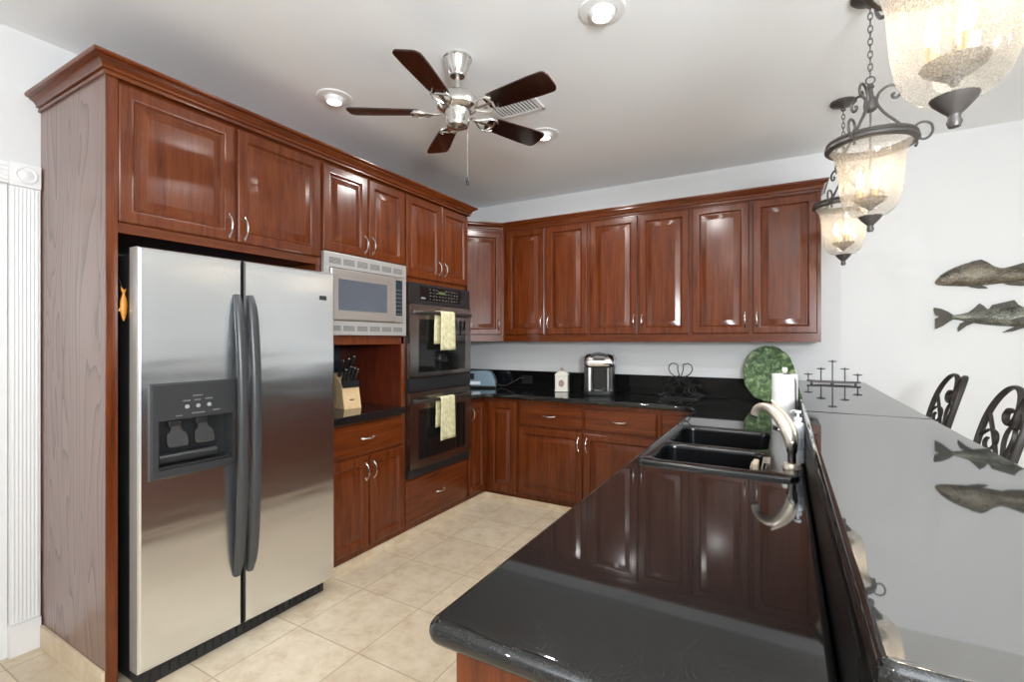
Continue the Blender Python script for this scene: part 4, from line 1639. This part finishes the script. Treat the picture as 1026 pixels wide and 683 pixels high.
# wire rack with heart scrolls
t = thing('wire_rack', 'tangled black wire bottle rack with two heart-shaped loops on top', 'rack', (-0.72, 4.02, CT1))
RXc, RYc = -0.725, 4.03
mb = MB()
def heart(cx_, cz_, w_, h_, y_, flip):
    pts = []
    for k in range(17):
        a = k / 16.0
        ang = math.radians(-100 + 300 * a)
        pts.append((cx_ + flip * w_ * math.cos(ang), y_, cz_ + h_ * math.sin(ang)))
    return pts
for s in (-1, 1):
    cxh = RXc + s * 0.055
    pts = [(RXc + s * 0.004, RYc, CT1 + 0.175), (RXc + s * 0.012, RYc, CT1 + 0.20), (RXc + s * 0.022, RYc, CT1 + 0.235), (RXc + s * 0.020, RYc, CT1 + 0.268), (RXc + s * 0.030, RYc, CT1 + 0.280),
           (RXc + s * 0.062, RYc, CT1 + 0.285), (RXc + s * 0.086, RYc, CT1 + 0.268), (RXc + s * 0.092, RYc, CT1 + 0.235), (RXc + s * 0.078, RYc, CT1 + 0.205), (RXc + s * 0.045, RYc, CT1 + 0.178), (RXc + s * 0.01, RYc, CT1 + 0.15)]
    mb.tube(pts, 0.0042, 8)
obj('heart_loop', mb, 'wire', t, 'two heart scroll loops')
for s in (-1, 1):
    for (dy, dx) in ((-0.055, 0.0), (0.055, 0.01)):
        mb = MB()
        pts = []
        for k in range(29):
            u = k / 28.0
            x = RXc + s * (0.145 - 0.11 * u + 0.032 * math.sin(u * 2 * PI * 2))
            z = CT1 + 0.008 + 0.165 * u + 0.012 * math.cos(u * 2 * PI * 2)
            pts.append((x + dx, RYc + dy * (1 - 0.5 * u), z))
        mb.tube(pts, 0.0042, 8)
        obj('scroll_leg', mb, 'wire', t)
for (cx_, cz_) in ((-0.085, 0.065), (0.0, 0.065), (0.085, 0.065), (-0.043, 0.128), (0.043, 0.128)):
    mb = MB()
    for yo in (-0.05,):
        mb.tube([(RXc + cx_ + 0.040 * math.cos(2 * PI * k / 20), RYc + yo, CT1 + cz_ + 0.006 + 0.040 * math.sin(2 * PI * k / 20)) for k in range(20)], 0.0036, 6, True)
    mb.tube([(RXc + cx_, RYc - 0.05, CT1 + cz_ - 0.034), (RXc + cx_, RYc + 0.05, CT1 + cz_ - 0.034)], 0.0036, 6)
    obj('bottle_ring', mb, 'wire', t)
mb = MB()
for yo in (-0.055, 0.055):
    mb.tube([(RXc - 0.15, RYc + yo, CT1 + 0.0055), (RXc + 0.15, RYc + yo, CT1 + 0.0055)], 0.0042, 8)
for xo in (-0.12, 0.12):
    mb.tube([(RXc + xo, RYc - 0.055, CT1 + 0.0055), (RXc + xo, RYc + 0.055, CT1 + 0.0055)], 0.0042, 8)
obj('base_rail', mb, 'wire', t)

# ================================================================== CEILING
# fan
FXc, FYc = -1.392, 1.908
t = thing('ceiling_fan', 'brushed nickel ceiling fan with five dark blades', 'ceiling fan', (FXc, FYc, CZ))
mb = MB()
mb.lathe([(0.001, CZ - 0.0008), (0.070, CZ - 0.0008), (0.072, CZ - 0.010), (0.066, CZ - 0.016), (0.055, CZ - 0.048), (0.044, CZ - 0.074), (0.038, CZ - 0.080), (0.036, CZ - 0.090), (0.020, CZ - 0.094)], (FXc, FYc, 0), 32)
obj('canopy', mb, 'nickel', t)
mb = MB()
mb.lathe([(0.0115, CZ - 0.09), (0.0115, CZ - 0.19)], (FXc, FYc, 0), 16)
obj('downrod', mb, 'nickel', t)
mb = MB()
mb.lathe([(0.014, 2.618), (0.040, 2.612), (0.078, 2.598), (0.098, 2.575), (0.102, 2.552), (0.098, 2.535), (0.076, 2.522), (0.060, 2.520), (0.060, 2.505), (0.058, 2.46), (0.052, 2.444), (0.030, 2.436), (0.001, 2.435)], (FXc, FYc, 0), 40)
obj('motor_housing', mb, 'nickel', t)
BZ = 2.512
BA = [math.atan2(1.93 - FYc, -0.85 - FXc), math.atan2(1.411 - FYc, -1.321 - FXc), math.atan2(1.634 - FYc, -1.868 - FXc), math.atan2(2.248 - FYc, -1.81 - FXc), math.atan2(2.421 - FYc, -1.163 - FXc)]
A0_ = sum([(a - BA[0] + PI / 5) % (2 * PI / 5) - PI / 5 for a in BA]) / 5.0
BR = 0.53
base_a = BA[0] + A0_
for k in range(5):
    a = base_a + k * 2 * PI / 5
    ca, sa = math.cos(a), math.sin(a)
    pit = math.radians(-12)
    F = frame((FXc, FYc, BZ), (ca, sa, 0), Vector((-sa * math.cos(pit), ca * math.cos(pit), math.sin(pit))), Vector((sa * math.sin(pit), -ca * math.sin(pit), math.cos(pit))))
    mb = MB()
    outl = [(0.19, -0.045), (0.24, -0.052), (0.44, -0.064)] + [(BR - 0.03 + 0.03 * math.sin(math.radians(x)), -0.064 + 0.03 - 0.03 * math.cos(math.radians(x))) for x in (10, 30, 50, 70, 90)] + [(BR - 0.03 + 0.03 * math.cos(math.radians(x)), 0.064 - 0.03 + 0.03 * math.sin(math.radians(x))) for x in (0, 20, 40, 60, 80)] + [(0.44, 0.064), (0.24, 0.052), (0.19, 0.045), (0.18, 0.03), (0.18, -0.03)]
    mb.prism(F, outl, -0.004, 0.003)
    b_ = obj('blade', mb, 'blade', t)
    mb = MB()
    for s in (-1, 1):
        mb.tube([F(0.085, 0.0, -0.006), F(0.115, s * 0.010, -0.010), F(0.145, s * 0.034, -0.010), F(0.175, s * 0.048, -0.009), F(0.205, s * 0.046, -0.008), F(0.225, s * 0.030, -0.008)], 1.0, 8, False, (0.008, 0.004, (0, 0, 1)))
    mb.tube([F(0.08, 0, -0.006), F(0.14, 0, -0.012), F(0.215, 0, -0.008)], 1.0, 8, False, (0.004, 0.011, (0, 0, 1)))
    mb.tube([F(0.20, -0.045, -0.008), F(0.212, 0, -0.008), F(0.20, 0.045, -0.008)], 0.006, 8)
    obj('blade_iron', mb, 'nickel', b_, 'scrolled nickel blade bracket')
mb = MB()
PCx, PCy = FXc + 0.043, FYc + 0.025
mb.tube([(PCx, PCy, 2.452), (PCx, PCy, 2.19)], 0.0008, 6)
pc = obj('pull_chain', mb, 'nickel', t)
mb = MB()
mb.lathe([(0.002, 2.195), (0.006, 2.185), (0.008, 2.17), (0.006, 2.158), (0.001, 2.155)], (PCx, PCy, 0), 12)
obj('chain_knob', mb, 'blackpl', pc, 'small dark pull knob')

# recessed lights
def recessed(x, y, label, power=LAMP):
    t = thing('recessed_light', label, 'ceiling light', (x, y, CZ), 'recessed ceiling lights')
    mb = MB()
    mb.lathe([(0.058, -0.004), (0.062, -0.009), (0.080, -0.008), (0.094, -0.006), (0.098, -0.0006), (0.098, 0.0), (0.058, 0.0)], (x, y, CZ - 0.0006), 40, False)
    obj('trim_ring', mb, 'trim', t, 'white trim ring')
    mb = MB()
    mb.lathe([(0.056, -0.001), (0.055, -0.014), (0.048, -0.026), (0.041, -0.031), (0.038, -0.028)], (x, y, CZ - 0.001), 32, False)
    obj('eyeball', mb, 'trim', t, 'white swivel ring around the bulb')
    mb = MB()
    mb.lathe([(0.0378, -0.020), (0.0378, -0.029), (0.028, -0.034), (0.014, -0.037), (0.001, -0.038)], (x, y, CZ - 0.001), 28)
    obj('bulb', mb, 'lens', t)
    d = bpy.data.lights.new('recessed_lamp', 'AREA')
    d.shape = 'DISK'
    d.size = 0.07
    d.energy = power
    d.color = (1.0, 0.99, 0.97)
    o = bpy.data.objects.new('recessed_lamp', d)
    o.location = (0, 0, -0.044)
    o.parent = t
    COL.objects.link(o)


recessed(-2.225, 1.868, 'recessed ceiling light above the refrigerator cabinet', 3.0)
recessed(-0.662, 1.928, 'recessed ceiling light at the top edge of the photo right of the fan')
recessed(-1.395, 2.895, 'recessed ceiling light behind the lower right fan blade')

recessed(1.35, -0.7, 'added unseen recessed light to the right behind the camera, for fill', 6.0)  # invented fitting, brightens the room from out of view
recessed(-0.66, -0.7, 'added unseen recessed light just behind the camera, for fill', 18.0)  # another invented fitting, adds light from behind the camera

# air vent
t = thing('ceiling_vent', 'white slatted air vent on the ceiling behind the fan', 'vent', (-1.39, 2.47, CZ))
mb = MB()
vx, vy, vw, vh = -1.385, 2.47, 0.155, 0.10
for (a, b, c, d) in ((-vw, vw, -vh, -vh + 0.022), (-vw, vw, vh - 0.022, vh), (-vw, -vw + 0.022, -vh, vh), (vw - 0.022, vw, -vh, vh)):
    mb.box(vx + a, vx + b, vy + c, vy + d, CZ - 0.010, CZ - 0.0006, 0.002)
obj('frame', mb, 'trim', t)
mb = MB()
for k in range(13):
    x = vx - vw + 0.026 + k * (2 * vw - 0.052) / 12.0
    mb.box(x - 0.004, x + 0.004, vy - vh + 0.02, vy + vh - 0.02, CZ - 0.009, CZ - 0.003)
obj('slats', mb, 'trim', t)
mb = MB()
mb.box(vx - vw + 0.01, vx + vw - 0.01, vy - vh + 0.01, vy + vh - 0.01, CZ - 0.003, CZ - 0.0007)
obj('duct_backing', mb, 'slot', t, 'dark duct behind the slats')


# ------------------------------------------------------------------ pendants
def pendant(x, y, label):
    t = thing('pendant_light', label, 'pendant light', (x, y, 1.83), 'pendant lights over the bar')
    c = (x, y, 0)
    mb = MB()
    mb.lathe([(0.034, 1.890), (0.060, 1.898), (0.082, 1.920), (0.096, 1.955), (0.104, 2.00), (0.109, 2.06), (0.113, 2.11), (0.120, 2.140), (0.130, 2.160), (0.140, 2.170)], c, 48, False)
    obj('glass_shade', mb, 'seeded', t, 'clear seeded bell-shaped glass')
    mb = MB()
    mb.lathe([(0.001, 1.830), (0.010, 1.832), (0.013, 1.842), (0.010, 1.852), (0.012, 1.858), (0.022, 1.868), (0.036, 1.884), (0.040, 1.893), (0.034, 1.893), (0.001, 1.890)], c, 24)
    obj('finial', mb, 'bronze', t)
    mb = MB()
    mb.lathe([(0.136, 2.164), (0.149, 2.166), (0.155, 2.172), (0.155, 2.180), (0.148, 2.186), (0.152, 2.192), (0.148, 2.200), (0.138, 2.200), (0.134, 2.188)], c, 56, False)
    mb.lathe([(0.136, 2.164), (0.134, 2.188)], c, 56, False)
    ring_ = obj('shade_ring', mb, 'bronze', t)
    for k in range(3):
        a = k * 2 * PI / 3 + 0.05
        ca, sa = math.cos(a), math.sin(a)
        def P(r, z):
            return (x + r * ca, y + r * sa, z)
        mb = MB()
        mb.tube(smooth([P(0.142, 2.196), P(0.114, 2.220), P(0.085, 2.255), P(0.052, 2.29), P(0.028, 2.325), P(0.020, 2.350), P(0.028, 2.378), P(0.048, 2.398), P(0.072, 2.402), P(0.092, 2.390), P(0.098, 2.370), P(0.088, 2.352), P(0.074, 2.352), P(0.070, 2.364), P(0.078, 2.370)], 3), 0.0053, 8)
        obj('scroll_arm', mb, 'bronze', t)
        mb = MB()
        mb.tube(smooth([P(0.146, 2.184), P(0.164, 2.172), P(0.183, 2.178), P(0.194, 2.200), P(0.190, 2.224), P(0.172, 2.238), P(0.150, 2.234), P(0.139, 2.218), P(0.142, 2.205), P(0.150, 2.200)]), 0.0048, 8)
        mb.tube([P(0.142, 2.178), P(0.148, 2.160), P(0.142, 2.148)], [0.005, 0.004, 0.006], 8)
        obj('ring_scroll', mb, 'bronze', t)
    mb = MB()
    mb.lathe([(0.010, 2.31), (0.021, 2.318), (0.024, 2.335), (0.021, 2.36), (0.012, 2.372), (0.008, 2.40), (0.014, 2.408), (0.010, 2.420), (0.001, 2.424)], c, 18)
    mb.tube([(x + 0.015 * math.cos(2 * PI * k / 14), y, 2.437 + 0.015 * math.sin(2 * PI * k / 14)) for k in range(14)], 0.003, 6, True)
    obj('hub', mb, 'bronze', t)
    mb = MB()
    mb.lathe([(0.004, 2.32), (0.004, 1.93)], c, 10)
    mb.lathe([(0.006, 1.915), (0.012, 1.925), (0.030, 1.938), (0.050, 1.952), (0.056, 1.962), (0.050, 1.962), (0.006, 1.955)], c, 24)
    cl = obj('candle_cluster', mb, 'iron_grey', t, 'dish and stem inside the shade')
    for k in range(3):
        a = k * 2 * PI / 3 + 0.9
        px_, py_ = x + 0.034 * math.cos(a), y + 0.034 * math.sin(a)
        mb = MB()
        mb.lathe([(0.0115, 1.960), (0.0115, 2.005), (0.008, 2.006)], (px_, py_, 0), 14)
        obj('candle_sleeve', mb, 'gold', cl, 'amber candle sleeve')
        mb = MB()
        mb.lathe([(0.006, 2.006), (0.012, 2.022), (0.0135, 2.036), (0.010, 2.056), (0.004, 2.074), (0.0005, 2.082)], (px_, py_, 0), 14)
        obj('bulb', mb, 'bulb', cl)
    mb = MB()
    z = 2.452
    i = 0
    while z < CZ - 0.035:
        pts = []
        for k in range(14):
            a = 2 * PI * k / 14
            u, v = 0.0075 * math.cos(a), 0.0165 * math.sin(a)
            pts.append((x + (u if i % 2 else 0), y + (0 if i % 2 else u), z + 0.012 + v))
        mb.tube(pts, 0.0022, 6, True)
        z += 0.0255
        i += 1
    obj('chain', mb, 'iron_grey', t)
    mb = MB()
    mb.lathe([(0.004, CZ - 0.040), (0.010, CZ - 0.034), (0.020, CZ - 0.026), (0.058, CZ - 0.018), (0.066, CZ - 0.010), (0.066, CZ - 0.0006)], c, 32)
    mb.tube([(x + 0.010 * math.cos(2 * PI * k / 12), y, CZ - 0.046 + 0.010 * math.sin(2 * PI * k / 12)) for k in range(12)], 0.0024, 6, True)
    obj('canopy', mb, 'bronze', t)
    return t


pn = pendant(0.302, 1.29, 'nearest pendant light, cut off by the top edge of the photo')
dup(pn, (0.302, 2.373, 1.83), 'middle one of the three glass pendant lights over the bar')
dup(pn, (0.302, 3.367, 1.83), 'farthest and smallest glass pendant light, beside the wall cabinets')

# ================================================================== FISH ON THE WALL
WY = BY - 0.001


def fish_body(mb, prof, thick):
    """prof: (x, z_low, z_high) -> half-round relief"""
    rings = []
    n = 12
    for x, zl, zh in prof:
        zc, h = (zl + zh) / 2, max((zh - zl) / 2, 0.0008)
        ring = []
        for k in range(n + 1):
            a = PI * k / n
            ring.append(Vector((x, WY - 0.002 - thick * min(1.0, h / 0.04) * math.sin(a), zc - h * math.cos(a))))
        rings.append(ring)
    V = [[mb.bm.verts.new(p) for p in r] for r in rings]
    for A, B in zip(V, V[1:]):
        for j in range(n + 1):
            k = (j + 1) % (n + 1)
            mb.bm.faces.new((A[j], A[k], B[k], B[j]))
    mb.bm.faces.new(V[0])
    mb.bm.faces.new(V[-1][::-1])


FW = frame((0, WY, 0), (1, 0, 0), (0, 0, 1), (0, -1, 0))


def fin(parent, pts, name, c0=0.004, c1=0.011):
    mb = MB()
    mb.prism(FW, pts, c0, c1)
    obj(name, mb, 'fin', parent)


t = thing('fish_wall_sculpture', 'upper bronze fish sculpture on the white wall, head pointing left', 'wall sculpture', (1.3, WY, 1.80), 'fish sculptures on the wall')
mb = MB()
fish_body(mb, [(0.884, 1.776, 1.786), (0.895, 1.766, 1.806), (0.915, 1.760, 1.832), (0.95, 1.755, 1.858), (0.99, 1.752, 1.880), (1.04, 1.748, 1.900), (1.10, 1.748, 1.906), (1.15, 1.752, 1.884), (1.20, 1.757, 1.858), (1.28, 1.764, 1.850), (1.36, 1.772, 1.842), (1.43, 1.784, 1.832), (1.49, 1.792, 1.826)], 0.036)
obj('body', mb, 'fish_a', t)
fin(t, [(1.03, 1.890), (1.07, 1.910), (1.112, 1.918), (1.14, 1.900), (1.17, 1.872), (1.10, 1.88)], 'dorsal_fin')
fin(t, [(1.20, 1.850), (1.25, 1.862), (1.31, 1.882), (1.37, 1.878), (1.40, 1.835)], 'dorsal_fin')
fin(t, [(1.03, 1.756), (1.06, 1.741), (1.10, 1.730), (1.145, 1.729), (1.135, 1.740), (1.10, 1.756)], 'pelvic_fin')
fin(t, [(1.20, 1.765), (1.24, 1.745), (1.30, 1.736), (1.345, 1.738), (1.36, 1.775)], 'anal_fin')
fin(t, [(1.48, 1.80), (1.54, 1.745), (1.56, 1.75), (1.545, 1.81), (1.565, 1.872), (1.54, 1.876), (1.48, 1.82)], 'tail_fin')
mb = MB()
mb.prism(FW, [(0.995, 1.775), (1.012, 1.80), (1.016, 1.83), (1.006, 1.856), (0.998, 1.86), (1.006, 1.83), (1.002, 1.80)], 0.02, 0.040)
obj('gill_cover', mb, 'fish_a', t)
mb = MB()
mb.ball((0.930, WY - 0.026, 1.818), 0.008)
obj('eye', mb, 'blackpl', t, 'dark eye')

t = thing('fish_wall_sculpture', 'lower grey fish sculpture on the white wall, tail pointing left', 'wall sculpture', (1.25, WY, 1.54), 'fish sculptures on the wall')
mb = MB()
fish_body(mb, [(0.972, 1.534, 1.560), (1.01, 1.526, 1.566), (1.05, 1.514, 1.578), (1.09, 1.504, 1.586), (1.14, 1.494, 1.596), (1.20, 1.486, 1.604), (1.26, 1.482, 1.606), (1.32, 1.480, 1.604), (1.38, 1.482, 1.598), (1.43, 1.490, 1.586), (1.47, 1.505, 1.568), (1.50, 1.525, 1.548)], 0.036)
obj('body', mb, 'fish_b', t)
fin(t, [(0.985, 1.553), (0.95, 1.585), (0.915, 1.605), (0.880, 1.614), (0.876, 1.60), (0.884, 1.565), (0.905, 1.552), (0.884, 1.540), (0.884, 1.50), (0.884, 1.468), (0.92, 1.488), (0.955, 1.518), (0.985, 1.540)], 'tail_fin')
fin(t, [(1.045, 1.572), (1.075, 1.600), (1.104, 1.634), (1.125, 1.618), (1.145, 1.588), (1.10, 1.575)], 'dorsal_fin')
fin(t, [(1.145, 1.588), (1.165, 1.622), (1.20, 1.632), (1.266, 1.650), (1.285, 1.620), (1.31, 1.600), (1.22, 1.595)], 'dorsal_fin')
fin(t, [(1.085, 1.512), (1.04, 1.488), (1.0, 1.450), (0.998, 1.474), (1.008, 1.504), (1.04, 1.522)], 'anal_fin')
fin(t, [(1.34, 1.488), (1.30, 1.468), (1.255, 1.450), (1.21, 1.444), (1.235, 1.462), (1.28, 1.488)], 'pelvic_fin')
fin(t, [(1.235, 1.515), (1.27, 1.535), (1.33, 1.545), (1.325, 1.520), (1.28, 1.508)], 'side_fin', 0.036, 0.042)
mb = MB()
mb.ball((1.455, WY - 0.026, 1.550), 0.007)
obj('eye', mb, 'blackpl', t, 'dark eye')


# ================================================================== BAR STOOLS
def spiral(cy_, cz_, r0, r1, a0, a1, n=14):
    return [(cy_ + (r0 + (r1 - r0) * k / n) * math.cos(math.radians(a0 + (a1 - a0) * k / n)), cz_ + (r0 + (r1 - r0) * k / n) * math.sin(math.radians(a0 + (a1 - a0) * k / n))) for k in range(n + 1)]


def stool(x, y, label):
    """faces the bar (-x); back on the +x side, leaning outwards"""
    t = thing('bar_stool', label, 'bar stool', (x, y, 0), 'bar stools behind the bar')
    sz = 0.74
    def bk(v, z):                       # back plane: v along y, leaning with height
        lean = max(0.0, z - 0.80)
        return Vector((x + 0.175 + lean * 0.26 - 0.9 * (v * v) , y + v, z))
    mb = MB()
    mb.lathe([(0.001, 0.0), (0.195, 0.0), (0.205, 0.012), (0.200, 0.035), (0.15, 0.055), (0.001, 0.06)], (x, y, sz), 36)
    obj('seat', mb, 'cush', t, 'round tan upholstered seat')
    mb = MB()
    mb.tube([(x + 0.19 * math.cos(2 * PI * k / 32), y + 0.19 * math.sin(2 * PI * k / 32), sz - 0.012) for k in range(32)], 0.012, 8, True)
    obj('seat_frame', mb, 'iron', t)
    for sx in (-1, 1):
        for sy in (-1, 1):
            mb = MB()
            mb.tube([(x + sx * 0.130, y + sy * 0.130, sz - 0.015), (x + sx * 0.145, y + sy * 0.145, 0.45), (x + sx * 0.155, y + sy * 0.155, 0.16), (x + sx * 0.170, y + sy * 0.170, 0.012)], [0.013, 0.012, 0.012, 0.014], 8)
            mb.lathe([(0.017, 0.0), (0.017, 0.012), (0.012, 0.016)], (x + sx * 0.170, y + sy * 0.170, 0.0), 10)
            obj('leg', mb, 'iron', t)
    mb = MB()
    mb.tube([(x + 0.215 * math.cos(2 * PI * k / 32), y + 0.215 * math.sin(2 * PI * k / 32), 0.26) for k in range(32)], 0.010, 8, True)
    obj('foot_ring', mb, 'iron', t)
    H = 1.205
    for s in (-1, 1):
        mb = MB()
        pts = [(s * 0.125, sz - 0.01), (s * 0.160, 0.80), (s * 0.185, 0.90), (s * 0.192, 1.00), (s * 0.186, 1.08), (s * 0.165, 1.145), (s * 0.130, 1.190), (s * 0.090, H), (s * 0.050, 1.195), (s * 0.020, 1.165), (s * 0.004, 1.120), (s * 0.012, 1.080), (s * 0.040, 1.058), (s * 0.072, 1.066), (s * 0.086, 1.092), (s * 0.074, 1.114), (s * 0.058, 1.108)]
        P3 = [bk(v, z) for v, z in pts]
        P3[0] = Vector((x + 0.15, y + s * 0.115, sz - 0.012))
        mb.tube(smooth(P3), 1.0, 10, False, (0.013, 0.0085, (1, 0, 0)))
        obj('back_post', mb, 'iron', t, 'iron post curling over into a scroll')
        mb = MB()
        pts = [(s * 0.022, 0.80), (s * 0.028, 0.86), (s * 0.060, 0.925), (s * 0.105, 0.985), (s * 0.150, 1.045), (s * 0.178, 1.085)]
        mb.tube(smooth([bk(v, z) for v, z in pts]), 1.0, 8, False, (0.0085, 0.0055, (1, 0, 0)))
        sp_ = [(s * 0.188, 0.985)] + [(s * v, z) for v, z in spiral(0.128, 0.972, 0.052, 0.020, 50, 400, 16)]
        mb.tube([bk(v, z) for v, z in sp_], 1.0, 8, False, (0.0085, 0.005, (1, 0, 0)))
        obj('back_scroll', mb, 'iron', t)
    mb = MB()
    for s in (-1, 1):
        mb.tube(smooth([bk(v, z) for v, z in [(s * 0.030, 0.86), (s * -0.006, 0.93), (s * -0.034, 0.985), (s * -0.034, 1.03), (s * -0.006, 1.062), (s * 0.020, 1.07)]]), 1.0, 8, False, (0.0085, 0.005, (1, 0, 0)))
    mb.tube([bk(-0.17, 0.84), bk(0.0, 0.825), bk(0.17, 0.84)], 0.010, 8)
    obj('back_knot', mb, 'iron', t, 'crossed iron centre scroll')
    return t


st = stool(0.55, 2.62, 'nearer iron scroll-back bar stool, cut off by the right edge of the photo')
dup(st, (0.55, 3.42, 0), 'farther iron scroll-back bar stool, whole back showing above the bar edge')
